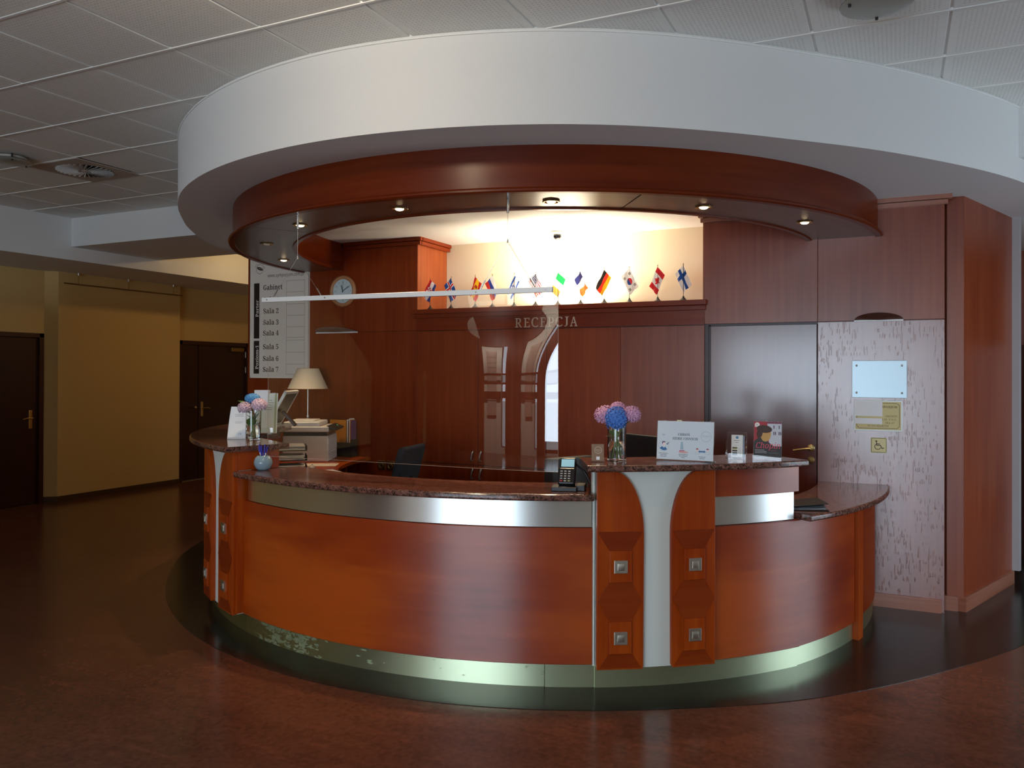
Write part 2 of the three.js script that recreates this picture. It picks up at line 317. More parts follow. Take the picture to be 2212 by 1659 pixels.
// --- closing walls: corridor end, street front, right side ---
structure('wall_corridor', bx(-9.7, -5.86, 0, 3.3, -11.2, -10.6), mat.ochre, 'ochre end wall of the passage behind the reception');
structure('wall_corridor', bx(-5.86, -5.66, 0, 3.3, -10.6, -6.75), mat.ochre, 'ochre side wall of the passage behind the reception');
structure('wall_far', bx(-0.2, 3.7, 0, 3.3, -9.4, -9.2), mat.hallWood, 'cherry panelled wall at the end of the side passage');
{ // street front, glazed
  const z0 = 7.0, z1 = 7.2, op = [[-5.53, -5.33, 0.12, 2.8], [-4.11, -4.0, 0.12, 2.8], [-3.68, 0.82, 0.05, 2.8]];
  const list = []; let x = -9.7;
  for (const [a, b, y0, y1] of op) { list.push(bx(x, a, 0, 3.3, z0, z1), bx(a, b, 0, y0, z0, z1), bx(a, b, y1, 3.3, z0, z1)); x = b; }
  list.push(bx(x, 3.7, 0, 3.3, z0, z1));
  const wf = structure('wall_front', merge(list), mat.frontWall, 'cream street-side wall with brown framed windows');
  for (const [a, b] of [[-6.14, -5.74], [-4.5, -4.21]]) // rough stone relief blocks
    for (let r = 0; r < 6; r++) part(wf, 'stone_relief', bx(a, b, 0.75 + r * 0.3, 1.03 + r * 0.3, z0 - 0.03 - 0.02 * rnd(), z0), mat.stone);
  for (const [a, b] of [[-9.3, -6.3], [-5.33, -4.68], [-4.0, -3.68]]) part(wf, 'wooden_panel', bx(a, b, 0, 2.9, z0 - 0.04, z0), mat.frameWood);
  part(wf, 'added_header', bx(-6.3, -3.6, 2.72, 3.27, z0 - 0.045, z0), mat.frameWood);  // dark strip added to narrow the bright ribbons in the acrylic reflection
  for (const [a, b] of [[-6.3, -5.53], [-4.68, -4.11]]) part(wf, 'wooden_rail', bx(a, b, 1.09, 1.22, z0 - 0.06, z0), mat.frameWood);
  op.forEach(([a, b, y0, y1], i) => {
    const w = structure('window_' + (i + 1), null, null, 'brown wooden framed street window', 'window'), n = Math.max(1, Math.round((b - a) / 1.15)), f = b - a < 0.3 ? 0.02 : 0.07;
    partW(w, 'pane', bx(a, b, y0, y1, 7.1, 7.106), mat.pane);
    for (let k = 0; k <= n; k++) { const m = a + (b - a) * k / n; partW(w, 'window_frame', bx(Math.max(a, m - f / 2), Math.min(b, m + f / 2), y0, y1, 7.06, 7.15), mat.frameWood); }
    for (const [p, q] of [[y0, y0 + f], [1.09, 1.22], [y1 - f, y1]]) partW(w, 'window_frame', bx(a, b, p, q, 7.055, 7.145), mat.frameWood);
  });
}
{ // right side of the hall with the side window
  const wr = structure('wall_right', merge([bx(3.5, 3.7, 0, 3.3, -4.4, 7.4), bx(3.5, 3.7, 0, 3.3, -9.4, -6.2), bx(3.5, 3.7, 0, 0.1, -6.2, -4.4), bx(3.5, 3.7, 2.5, 3.3, -6.2, -4.4)]), mat.frontWall, 'cream wall with the side window');
  const w = structure('window_4', null, null, 'brown wooden framed side window', 'window');
  partW(w, 'pane', bx(3.58, 3.586, 0.1, 2.5, -6.2, -4.4), mat.pane);
  for (const z of [-6.2, -5.3, -4.47]) partW(w, 'window_frame', bx(3.54, 3.63, 0.1, 2.5, z, z + 0.07), mat.frameWood);
  for (const y of [0.1, 2.43]) partW(w, 'window_frame', bx(3.535, 3.625, y, y + 0.07, -6.2, -4.4), mat.frameWood);
}
structure('pavement', bx(-30, 30, -0.3, -0.21, -30, 40), std(0.40, 0.40, 0.38, 0.9), 'grey paving outside the building', 'pavement');
structure('partition', bx(-8.16, -6.25, 0, 2.3, -3.25, -3.05), mat.ochre, 'unseen ochre wall added to shade the left side wall', 'wall');  // unseen wall added to keep window light off the ochre side wall

// --- back wall: cherry panels, niche above the shelf ---
const wb = structure('wall_back', merge([
  bx(-5.85, -3.87, 0, SOFFIT, -6.75, WZ - 0.02), bx(-3.87, -1.32, 0, 2.10, -6.75, WZ - 0.02), bx(-1.32, -1.29, 0, SOFFIT, -6.75, WZ - 0.02), bx(-1.29, -0.505, 1.965, SOFFIT, -6.75, WZ - 0.02), bx(-1.29, -0.505, 0, 1.965, -6.75, WZ - 0.08), bx(-0.505, 0.27, 0, SOFFIT, -6.75, WZ - 0.02)]), mat.wine, 'cherry panelled wall behind the reception desk');
{
  const G = 0.001, pnl = (x0, x1, y0, y1, m, z = WZ) => partW(wb, 'panel', bx(x0 + G, x1 - G, y0 + G, y1 - G, z - 0.02, z, false, 0.002), m);
  const W = [0, 1, 2].map((k) => { const m = mat.wallWood.clone(); m.color = rgb(...[[0.27, 0.044, 0.007], [0.29, 0.049, 0.008], [0.25, 0.040, 0.006]][k]); return m; });
  pnl(-5.85, -4.655, 0, SOFFIT, W[2]); pnl(-4.655, -3.87, 1.968, SOFFIT, W[1]); pnl(-4.655, -3.87, 0, 1.968, W[0]);
  pnl(-2.61, -1.977, 0.0, 1.962, W[1]); pnl(-1.977, -1.318, 0.0, 1.962, mat.hallWood);
  pnl(-1.322, -0.516, 1.968, SOFFIT, mat.hallWood); pnl(-0.516, 0.282, 1.968, SOFFIT, mat.hallWood); pnl(-0.516, 0.282, 0.0, 1.966, mat.crackedWood);
  partW(wb, 'panel', bx(-5.852, -5.845, 0, SOFFIT, -6.75, WZ - 0.001), W[2]);
  partW(wb, 'niche_wall', bx(-3.87, -1.31, 2.10, SOFFIT, -6.75, -6.612), mat.niche, 'cream wall of the lit niche');
  partW(wb, 'niche_side', bx(-3.872, -3.862, 2.10, SOFFIT, -6.61, WZ), mat.boxWood, 'light cherry side of the niche');
  partW(wb, 'niche_side', bx(-1.33, -1.318, 2.10, SOFFIT, -6.61, WZ - 0.002), mat.boxWood, 'light cherry side of the niche');
  // fascia board, shelf and mouldings
  partW(wb, 'fascia_board', bx(-3.872, -1.316, 1.966, 2.078, WZ - 0.02, WZ + 0.008, true), mat.darkVeneer);
  const sh = structure('trim_1', bx(-3.895, -1.295, 2.112, 2.152, -6.62, WZ + 0.055, true, 0.004), mat.darkVeneer, 'cherry shelf ledge that carries the flags', 'shelf');
  partW(sh, 'moulding', bx(-3.885, -1.305, 2.076, 2.112, WZ - 0.02, WZ + 0.032, true, 0.004), mat.darkVeneer);
  const co = structure('trim_2', merge([bx(-4.66, -3.825, 2.735, 2.766, WZ - 0.01, WZ + 0.022, true), bx(-4.66, -3.812, 2.77, SOFFIT + 0.004, WZ - 0.01, WZ + 0.035, true), bx(-3.864, -3.825, 2.735, 2.766, -6.612, WZ, true), bx(-3.864, -3.812, 2.77, SOFFIT + 0.004, -6.612, WZ, true)]), mat.darkVeneer, 'cherry cornice on the panels left of the niche', 'cornice');
  const co2 = structure('trim_3', merge([bx(-1.345, 0.30, 2.735, 2.766, WZ - 0.01, WZ + 0.022, true), bx(-1.36, 0.325, 2.77, SOFFIT + 0.004, WZ - 0.01, WZ + 0.035, true)]), mat.pinkSheenBoard, 'cherry cornice on the panels right of the niche', 'cornice');
  structure('baseboard_back', bx(-0.5, 0.262, 0, 0.092, WZ - 0.005, WZ + 0.022, true, 0.004), mat.pinkSheenBoard, 'wooden skirting under the cracked veneer panel, daylight sheen painted pinkish', 'skirting');
}
{ // flush door with lever
  const d = structure('door_3', null, null, 'glossy dark cherry door in the back wall', 'door');
  partW(d, 'door_leaf', bx(-1.272, -0.522, 0.006, 1.952, WZ - 0.06, WZ - 0.012, false, 0.002), mat.doorWood);
  partW(d, 'door_frame', bx(-1.312, -1.275, 0, 1.962, WZ - 0.08, WZ - 0.03), mat.wine);
  partW(d, 'door_frame', bx(-1.29, -0.508, 1.953, 1.966, WZ - 0.08, WZ - 0.03), mat.wine);
  const rose = (y) => { const g = lathe([[0, 0], [0.026, 0], [0.025, 0.008], [0.012, 0.012], [0, 0.012]], 24); g.rotateX(Math.PI / 2); g.translate(-0.56, y, WZ - 0.012); return g; };
  const h = partW(d, 'rose', rose(1.067), mat.brass);
  partW(h, 'lever', merge([rod([-0.56, 1.067, WZ - 0.01], [-0.56, 1.067, WZ + 0.045], 0.008), tube([[-0.56, 1.067, WZ + 0.045], [-0.61, 1.063, WZ + 0.05], [-0.675, 1.05, WZ + 0.045]], 0.0075)]), mat.brass);
  partW(d, 'rose', rose(0.982), mat.dullBrass);
}
{ // fitted cabinet with four doors
  const c = thing('fitted_cabinet', 'built-in cherry cabinet with four doors under the shelf of flags', 'cabinet', [-3.24, 0, WZ]);
  partW(c, 'carcass', bx(-3.868, -2.612, 0.002, 1.96, WZ - 0.019, WZ - 0.016), mat.wine);
  for (const [x0, x1, hx] of [[-3.867, -3.248, -3.29], [-3.245, -2.613, -3.21]]) for (const [y0, y1, hy] of [[0.803, 1.962, 0.88], [0.06, 0.797, 0.728]]) {
    const dr = partW(c, 'door', bx(x0, x1, y0, y1, WZ - 0.015, WZ + 0.003, false, 0.002), mat.wallWood);
    dr.material = mat.wallWood;
    const g = tube([[hx - 0.006, hy + 0.042, WZ + 0.003], [hx + 0.004, hy + 0.04, WZ + 0.024], [hx - 0.006, hy, WZ + 0.03], [hx - 0.012, hy - 0.04, WZ + 0.024], [hx - 0.008, hy - 0.042, WZ + 0.003]], 0.0075, 20, 8); g.scale(1, 1, 1);
    partW(dr, 'handle', g, mat.nickel, 'curved satin metal handle');
  }
}
// --- right end: pillar and slanted panelled wall ---
{
  const p = structure('pillar', bx(0.299, 0.40, 0, SOFFIT, -6.75, -6.2, false), mat.hallWood, 'narrow cherry clad pillar beside the cracked veneer panel', 'pillar');
  partW(p, 'skirting_strip', bx(0.27, 0.366, 0, 0.10, -6.3, -6.183, true), mat.pinkSheenBoard);
  const L = 1.09, g = bx(0, 0.1, 0, SOFFIT, -L, 0), a = 20.8 * DEG; // runs back and to the right
  const place = (q) => { q.rotateY(-a); q.translate(0.40, 0, -6.2); return q; };
  const sw = structure('wall_slanted', place(bx(-0.15, 0.001, 0, SOFFIT, -L, 0)), mat.hallWood, 'slanted cherry panelled wall behind the pillar');
  part(sw, 'skirting_strip', place(bx(-0.1, 0.018, 0, 0.10, -L, 0.01, true)), mat.pinkSheenBoard);
  part(sw, 'corner_strip', place(bx(-0.05, 0.05, 0.1, SOFFIT, -L - 0.05, -L + 0.0)), std(0.42, 0.40, 0.40, 0.4));
  const cab = thing('dark_cabinet', 'black glossy cabinet at the edge of the side passage', 'cabinet', [1.13, 0, -8.0]);
  part(cab, 'body', bx(-0.18, 0.6, 0, 1.85, -0.3, 0.1, false, 0.01), mat.blackGloss);
  part(cab, 'front_panel', bx(-0.165, 0.1, 0.55, 1.0, 0.1, 0.112), std(0.30, 0.31, 0.02, 0.5), 'yellow-green panel');
}

// ================= RECEPTION =================
// --- wooden ring under the canopy ---
{
  const r = thing('canopy_ring', 'dark cherry ring with downlights hanging under the white canopy', 'canopy', [CX, 2.55, CZ]);
  const A = -91.5, B = 87.6;
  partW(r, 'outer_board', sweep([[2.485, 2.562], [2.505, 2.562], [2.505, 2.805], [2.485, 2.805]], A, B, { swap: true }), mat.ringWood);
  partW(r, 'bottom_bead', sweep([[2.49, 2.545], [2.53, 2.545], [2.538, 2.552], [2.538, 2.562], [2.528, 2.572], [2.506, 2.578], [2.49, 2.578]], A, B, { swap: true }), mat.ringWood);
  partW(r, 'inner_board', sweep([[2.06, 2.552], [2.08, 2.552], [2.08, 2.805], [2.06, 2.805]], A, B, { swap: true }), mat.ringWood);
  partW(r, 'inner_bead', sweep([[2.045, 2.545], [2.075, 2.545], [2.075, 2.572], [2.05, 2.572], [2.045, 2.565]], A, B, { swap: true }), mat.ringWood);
  for (const [a, b] of [[A, -29.2], [-29, 34.35], [34.55, B]]) partW(r, 'underside_board', sweep(rect(2.075, 2.49, 2.553, 2.565), a, b, { swap: true }), mat.ringUnder, 'grey-brown laminate underside');
}
[-67.7, -45.4, -22.6, 0.3, 23.2, 45.9, 68].forEach((t, i) => {
  const p = onArc(2.265, t, 2.553), lit = i !== 1;
  const d = thing('downlight', ['lit downlight in the wooden ring just in front of the room directory', 'unlit downlight in the wooden ring', 'lit downlight in the wooden ring beside the wire hanger near the clock', 'lit downlight in the wooden ring between the two wire hangers', 'lit downlight in the wooden ring in front of the dome camera', 'lit downlight in the wooden ring above the concert leaflet', 'lit downlight in the wooden ring above the low side counter'][i], 'downlight', p, 0, 'downlights in the wooden ring');
  part(d, 'trim_ring', lathe([[0.034, 0.0], [0.045, -0.001], [0.05, -0.004], [0.048, -0.007], [0.040, -0.008], [0.033, -0.004], [0.034, 0]], 36), mat.brass);
  part(d, 'reflector', lathe([[0.012, 0.012], [0.024, 0.006], [0.034, -0.003]], 28), mat.chrome);
  const bulb = part(d, 'bulb', new THREE.SphereGeometry(0.026, 20, 12).scale(1, 0.42, 1), lit ? M({ color: rgb(0.9, 0.8, 0.6), emissive: rgb(1, 0.72, 0.38), emissiveIntensity: 14 }) : std(0.7, 0.65, 0.5, 0.1), lit ? 'glowing bulb' : 'dark bulb');
  bulb.position.y = -0.004;
  if (lit) {
    const s = new THREE.SpotLight(rgb(1, 0.72, 0.44), 6, 0, 32 * DEG, 0.7, 2); s.position.set(p[0], p[1] - 0.02, p[2]); s.target.position.set(p[0], 0, p[2]); s.castShadow = true; s.name = 'downlight_beam'; scene.add(s, s.target);
  }
});
// --- hanging wires and acrylic screen ---
{
  const bar = thing('screen_rail', 'white aluminium rail holding the clear acrylic screen on wires', 'rail', [-2.58, 2.02, -3.853]);
  const yaw = Math.atan2(0.127, 1.867), rot = (g) => { g.rotateY(yaw); g.translate(-2.58, 2.038, -3.853); return g; };
  partW(bar, 'rail', rot(bx(-0.94, 0.94, -0.014, 0.014, -0.010, 0.010, false, 0.002)), mat.aluminium);
  for (const s of [-0.9, -0.48, 0.5, 0.9]) partW(bar, 'screw', rot(rod([s, 0, 0.008], [s, 0, 0.0125], 0.005, 10)), mat.chrome);
  const hang = (x, z, kn, ends) => {
    partW(bar, 'hanger_tube', rod([x, 2.46, z], [x, 2.553, z], 0.007, 12), mat.chrome);
    const list = [rod([x, kn, z], [x, 2.47, z], 0.0012, 5)];
    for (const [ex, ez] of ends) list.push(rod([x, kn, z], [ex, 2.05, ez], 0.0012, 5));
    partW(bar, 'wire', merge(list), mat.chrome);
    partW(bar, 'wire_clamp', rod([x, kn - 0.008, z], [x, kn + 0.01, z], 0.004, 8), mat.chrome);
    for (const [ex, ez] of ends) partW(bar, 'turnbuckle', rod([ex, 2.05, ez], [ex + (x - ex) * 0.2, 2.05 + (kn - 2.05) * 0.2, ez], 0.004, 8), mat.chrome);
  };
  hang(-3.262, -3.806, 2.285, [[-3.44, -3.794], [-3.09, -3.818]]);
  hang(-1.899, -3.899, 2.307, [[-2.061, -3.888], [-1.74, -3.91]]);
  // the sheet hangs straight at the rail and bows towards the hall lower down
  const nx = 60, ny = 40, P = [], I = [];
  for (let j = 0; j <= ny; j++) for (let i = 0; i <= nx; i++) {
    const u = i / nx, v = j / ny, x = -3.516 + 1.904 * u, d = x + 1.95, s = v < 0.5 ? v / 0.5 : 1, k = 0.085 * s * s * (3 - 2 * s);
    const a = Math.abs(d), q = a < 0.5 ? d * d : 0.25 + (a - 0.5) * 0.35;
    P.push(x, 2.0235 - 0.9485 * v, -3.853 + (x + 2.58) * -0.068 + k * (0.28 - q) - 0.02 * s);
  }
  for (let j = 0; j < ny; j++) for (let i = 0; i < nx; i++) { const a = j * (nx + 1) + i, b = a + 1, c = a + nx + 1; I.push(a, c, b, b, c, c + 1); }
  const g = new THREE.BufferGeometry(); g.setAttribute('position', new THREE.Float32BufferAttribute(P, 3)); g.setIndex(I); g.computeVertexNormals();
  const sc = new THREE.Mesh(g, mat.acrylic); sc.name = 'acrylic_screen'; scene.add(sc);
  g.translate(2.58, -1.075, 3.853); sc.position.set(-2.58, 1.075, -3.853);
  tag(sc, 'clear acrylic screen hanging over the low front counter', 'screen');
  const edge = (list) => tube(list.map(([u, v]) => { const k = (Math.round(v * ny) * (nx + 1) + Math.round(u * nx)) * 3, p = g.attributes.position.array; return [p[k], p[k + 1], p[k + 2]]; }), 0.0010, 60, 6);
  part(sc, 'polished_edge', edge([...Array(13)].map((_, i) => [i / 12, 1])), std(0.42, 0.30, 0.22, 0.3));
  part(sc, 'polished_edge', edge([...Array(9)].map((_, i) => [1, i / 8])), std(0.42, 0.30, 0.22, 0.3));
  part(sc, 'polished_edge', edge([...Array(9)].map((_, i) => [0, i / 8])), std(0.42, 0.30, 0.22, 0.3));
}
// --- low front counter ---
{
  const c = thing('front_counter', 'curved cherry front of the low reception counter with a steel band', 'counter', onArc(2.6, 3));
  partW(c, 'plinth', sweep(rect(2.56, 2.63, 0, 0.128), -21.9, 22.55, { swap: true }), mat.footWorn, 'brushed metal foot plate with scuffs');
  partW(c, 'plinth', sweep(rect(2.56, 2.634, 0, 0.122), 22.62, 28.1, { swap: true }), mat.foot, 'brushed metal foot plate');
  partW(c, 'front_panel', sweep(rect(2.60, 2.66, 0.125, 0.814, 0.003), -21.2, 27.75, { swap: true }), mat.deskWood);
  partW(c, 'metal_band', sweep(rect(2.60, 2.652, 0.818, 0.955), -20.4, 27.7, { swap: true }), mat.steel, 'brushed steel band');
  partW(c, 'carcass', sweep(rect(2.36, 2.60, 0.02, 0.955), -21.4, 27.9), mat.darkVeneer);
  const w = thing('granite_worktop', 'long reddish-brown granite top of the low front counter', 'worktop', onArc(2.5, 3, 0.957));
  partW(w, 'slab', sweep(bull(2.28, 2.72, 0.957, 0.992), -21.72, 27.75), mat.granite);
}
// --- the two high units with inlaid pilasters ---
function veneer(parent, outline, r, m, swap, depth = 0.003) { return partW(parent, 'veneer_piece', bent(outline, r, depth, { swap }), m); }
function pilaster(unit, a, b) { // a < b in degrees
  const R = 2.69, y0 = 0.118, y1 = 1.108, w = b - a, S = (f) => a + f * w;
  partW(unit, 'cream_inlay', sweep(rect(2.6, 2.692, y0, y1), a + 0.06, b - 0.06, { n: 10 }), mat.cream, 'cream T-shaped inlay');
  for (const m of [0, 1]) {
    const X = (f) => m ? S(1 - f) : S(f), o = [[X(0), y0], [X(0), y1], [X(0.135), y1]];
    for (let k = 1; k <= 12; k++) { const q = k / 12 * Math.PI / 2; o.push([X(0.135 + 0.25 * Math.sin(q)), 0.79 + 0.318 * Math.cos(q)]); }
    o.push([X(0.38), y0 + 0.012], [X(0.37), y0]);
    const leaf = partW(unit, 'pilaster_leaf', bent(m ? o.slice().reverse() : o, 2.69, 0.026, { bevel: 0.003 }), mat.trimWood);
    // marquetry of two framed squares
    const r = 2.7188, L = [X(0.008), X(0.372)].sort((p, q) => p - q), c = (L[0] + L[1]) / 2, hw = (L[1] - L[0]) / 2, iw = hw * 0.50;
    const q4 = (x0, ya, x1, yb, x2, yc, x3, yd) => [[x0, ya], [x1, yb], [x2, yc], [x3, yd]];
    veneer(leaf, q4(L[0], 0.806, c - iw, 0.713, c + iw, 0.713, L[1], 0.806), r, mat.darkVeneer, true);
    veneer(leaf, [[L[0], 0.46], [c - iw, 0.36], [c + iw, 0.36], [L[1], 0.46], [c + iw, 0.555], [c - iw, 0.555]], r, mat.darkVeneer, true);
    veneer(leaf, q4(L[0] + 0.15, 0.128, L[1] - 0.15, 0.128, c + iw, 0.20, c - iw, 0.20), r, mat.darkVeneer, true);
    for (const [yb, yt] of [[0.555, 0.713], [0.20, 0.36]]) {
      const yc = (yb + yt) / 2; partW(leaf, 'square_frame', bent([[c - iw, yb], [c + iw, yb], [c + iw, yt], [c - iw, yt]], r, 0.009, { bevel: 0.003 }), mat.trimWood);
      const sw = 0.70, sh = 0.034, rr = r + 0.009;
      const ring = (A, B, C, D) => partW(leaf, 'veneer_piece', bent([A, B, C, D], rr, 0.002), mat.trimWood);
      const x0 = c - iw * 0.92, x1 = c + iw * 0.92, b0 = yb + 0.007, t0 = yt - 0.007;
      ring([x0, b0], [x1, b0], [c + sw, yc - sh], [c - sw, yc - sh]); ring([x1, t0], [x0, t0], [c - sw, yc + sh], [c + sw, yc + sh]);
      partW(leaf, 'metal_square', bent([[c - sw, yc - sh + 0.002], [c + sw, yc - sh + 0.002], [c + sw, yc + sh - 0.002], [c - sw, yc + sh - 0.002]], rr, 0.007, { bevel: 0.0015 }), mat.nickel, 'satin metal square');
      partW(leaf, 'metal_boss', bent([[c - sw * 0.5, yc - sh * 0.5], [c + sw * 0.5, yc - sh * 0.5], [c + sw * 0.5, yc + sh * 0.5], [c - sw * 0.5, yc + sh * 0.5]], rr + 0.007, 0.005, { bevel: 0.001 }), mat.nickel);
    }
  }
}
{
  const u = thing('high_counter', 'high cherry counter with cream T-shaped pilaster, below the white notice', 'counter', onArc(2.5, 40));
  pilaster(u, 28.05, 41.2);
  partW(u, 'plinth', sweep(rect(2.56, 2.64, 0, 0.117), 28.1, 53.95, { swap: true }), mat.foot, 'brushed metal foot plate');
  partW(u, 'front_panel', sweep(rect(2.60, 2.66, 0.113, 0.803, 0.003), 41.25, 53.85, { swap: true }), mat.deskWood);
  partW(u, 'metal_band', sweep(rect(2.58, 2.642, 0.807, 0.955), 41.25, 53.3, { swap: true }), mat.steel, 'brushed steel band');
  partW(u, 'top_panel', sweep(rect(2.60, 2.66, 0.957, 1.106, 0.003), 41.25, 53.7, { swap: true }), mat.deskWood);
  partW(u, 'carcass', sweep(rect(2.42, 2.60, 0.02, 1.108), 28.0, 53.6), mat.trimWood);
  partW(u, 'end_strip', sweep(rect(2.60, 2.655, 0.118, 1.108), 27.78, 28.02, { n: 2 }), mat.cream);
  const w = thing('granite_worktop', 'dark granite top of the high counter, carrying the white notice', 'worktop', onArc(2.6, 40, 1.11));
  partW(w, 'slab', sweep(bull(2.40, 2.79, 1.111, 1.144), 26.9, 52.3), mat.granite);

  const v = thing('high_counter', 'high cherry counter with cream pilaster beside the penholder', 'counter', onArc(2.5, -45));
  pilaster(v, -35.0, -21.8);
  partW(v, 'front_panel', sweep(rect(2.60, 2.66, 0.125, 1.106, 0.003), -87, -35.1, { swap: true }), mat.deskWood);
  partW(v, 'plinth', sweep(rect(2.56, 2.63, 0, 0.122), -87, -21.95, { swap: true }), mat.foot, 'brushed metal foot plate');
  partW(v, 'carcass', sweep(rect(2.43, 2.60, 0.02, 1.108), -87, -21.9), mat.trimWood);
  partW(v, 'side_panel', sweep(rect(2.42, 2.69, 0.994, 1.108), -22.4, -21.75, { n: 2 }), mat.trimWood);
  partW(v, 'side_panel', sweep(rect(2.60, 2.70, 0.13, 0.955), -21.78, -21.25, { n: 2 }), mat.trimWood);
  const x = thing('granite_worktop', 'granite top of the high counter under the flower vase and brochures', 'worktop', onArc(2.5, -45, 1.11));
  partW(x, 'slab', merge([sweep(bull(2.36, 2.79, 1.111, 1.144), -42, -21.3), sweep(bull(2.17, 2.79, 1.111, 1.144), -66, -42), sweep(bull(2.43, 2.79, 1.111, 1.144), -86, -66)]), mat.granite);
}
// --- low side counter on the right, running into the wall ---
{
  const off = (t) => -0.0047 * (t - 54);
  const c = thing('side_counter', 'low curved cherry side counter running into the cracked panel', 'counter', onArc(2.4, 70));
  partW(c, 'plinth', sweep(rect(2.54, 2.632, 0, 0.115), 54.05, 87.4, { swap: true, off }), mat.foot, 'brushed metal foot plate');
  partW(c, 'front_panel', sweep(rect(2.56, 2.645, 0.108, 0.80, 0.003), 54.0, 68.4, { swap: true, off }), mat.deskWood);
  partW(c, 'front_panel', sweep(rect(2.56, 2.645, 0.118, 0.80, 0.003), 70.4, 87.4, { swap: true, off }), mat.darkVeneer);
  partW(c, 'upright', sweep(rect(2.56, 2.668, 0.0, 0.80), 68.5, 70.3, { n: 3, off }), mat.trimWood);
  partW(c, 'carcass', sweep(rect(2.30, 2.56, 0.02, 0.80), 54.0, 87.0, { off }), mat.darkVeneer);
  const w = thing('granite_worktop', 'granite top of the low side counter, carrying the black folder', 'worktop', onArc(2.4, 70, 0.802));
  partW(w, 'slab', sweep(bull(2.28, 2.735, 0.803, 0.836), 54.0, 87.6, { off }), mat.granite);
}
// --- inner desk behind the left counter ---
{
  const d = thing('inner_desk', 'curved cherry inner desk carrying the printer', 'desk', onArc(2.0, -60));
  partW(d, 'desktop', sweep(rect(1.72, 2.42, 0.792, 0.82, 0.003), -86, -38), mat.trimWood);
  for (const t of [-85, -62, -39]) partW(d, 'leg_panel', sweep(rect(1.95, 2.38, 0, 0.792), t, t + 0.8, { n: 1 }), mat.darkVeneer);
}

// ================= THINGS =================
function canvasMap(w, h, draw) {
  const c = document.createElement('canvas'); c.width = w; c.height = h; const x = c.getContext('2d'); draw(x, w, h);
  const t = new THREE.CanvasTexture(c); t.colorSpace = THREE.SRGBColorSpace; return t;
}
const printed = (w, h, draw, extra = {}) => M({ map: canvasMap(w, h, draw), roughness: 0.55, ...extra });
const plane = (w, h) => new THREE.PlaneGeometry(w, h);
const strokes = (x, px, py, w, n, lh, col) => { x.fillStyle = col; for (let i = 0; i < n; i++) { let q = px; const end = px + w * (0.75 + 0.25 * rnd()); while (q < end) { const l = 3 + rnd() * 9; x.fillRect(q, py + i * lh, l, Math.max(1.5, lh * 0.32)); q += l + 2; } } };

// --- room directory ---
{
  const s = thing('room_directory', 'white room directory board with black lettering on the panelled wall', 'sign', [-5.435, 1.545, WZ]);
  part(s, 'board', bx(-0.352, 0.352, 0, 1.2, 0, 0.022, false, 0.003), std(0.74, 0.69, 0.62, 0.6));
  part(s, 'frame', merge([bx(0.348, 0.362, -0.006, 1.2, 0, 0.03), bx(-0.362, 0.362, -0.01, 0.004, 0, 0.03), bx(-0.362, -0.35, -0.006, 1.2, 0, 0.03)]), std(0.78, 0.72, 0.63, 0.45));
  const m = printed(700, 1190, (x, W, Hc) => {
    x.fillStyle = '#ded5c9'; x.fillRect(0, 0, W, Hc);
    const py = (p) => (561 - 5 - p) * -4.62, px = (p) => (p - 547) / 120 * W; x.textBaseline = 'middle';
    x.strokeStyle = '#3a3026'; x.lineWidth = 3; x.beginPath(); x.arc(px(565), py(584), 46, 0, 7); x.stroke();
    x.save(); x.translate(px(565), py(584)); x.rotate(0.35); x.fillStyle = '#33271c'; x.beginPath(); x.ellipse(0, -4, 40, 15, 0, 0, 7); x.fill(); x.fillStyle = '#8c7a66'; x.beginPath(); x.ellipse(0, -7, 26, 6, 0, 0, 7); x.fill(); x.restore();
    x.fillStyle = '#4a3d31'; x.font = '15px sans-serif'; x.textAlign = 'center';
    'HOTEL SYMPOZJUM'.split('').forEach((ch, i) => { const a = -2.75 + i * 0.185; x.save(); x.translate(px(565) + 62 * Math.cos(a), py(584) + 62 * Math.sin(a)); x.rotate(a + 1.57); x.fillText(ch, 0, 0); x.restore(); });
    x.fillStyle = '#2a2119'; x.textAlign = 'left'; x.font = '46px sans-serif'; x.fillText('www.sympozjum.com.pl', px(582), py(599), 455);
    x.font = 'bold 68px serif'; x.fillStyle = '#17110d';
    [['Gabinet', 624], ['Sala 1', 650], ['Sala 2', 674], ['Sala 3', 698], ['Sala 4', 721], ['Sala 5', 750], ['Sala 6', 775], ['Sala 7', 798]].forEach(([t, p]) => x.fillText(t, px(572.5), py(p), t.length > 6 ? 245 : 225));
    for (const [a, b, t, m2] of [[614, 732, 'Parter', 668], [737, 807, 'Poziom-1', 772]]) {
      x.fillStyle = '#1a120c'; x.fillRect(px(552.5), py(a), 70, py(b) - py(a)); x.save(); x.translate(px(559), py(m2)); x.rotate(-Math.PI / 2); x.fillStyle = '#e9e2d6'; x.font = 'bold 52px serif'; x.textAlign = 'center'; x.fillText(t, 0, 4, 290); x.restore();
    }
    x.strokeStyle = '#8d8274'; x.lineWidth = 3;
    for (const p of [612, 636, 661, 685, 709, 731, 737, 762, 787, 808]) { x.beginPath(); x.moveTo(px(623), py(p)); x.lineTo(px(661), py(p)); x.stroke(); }
    for (const q of [623, 661]) { x.beginPath(); x.moveTo(px(q), py(612)); x.lineTo(px(q), py(808)); x.stroke(); }
  });
  const p = part(s, 'printed_face', plane(0.7, 1.19), m); p.position.set(0, 0.598, 0.0232);
}
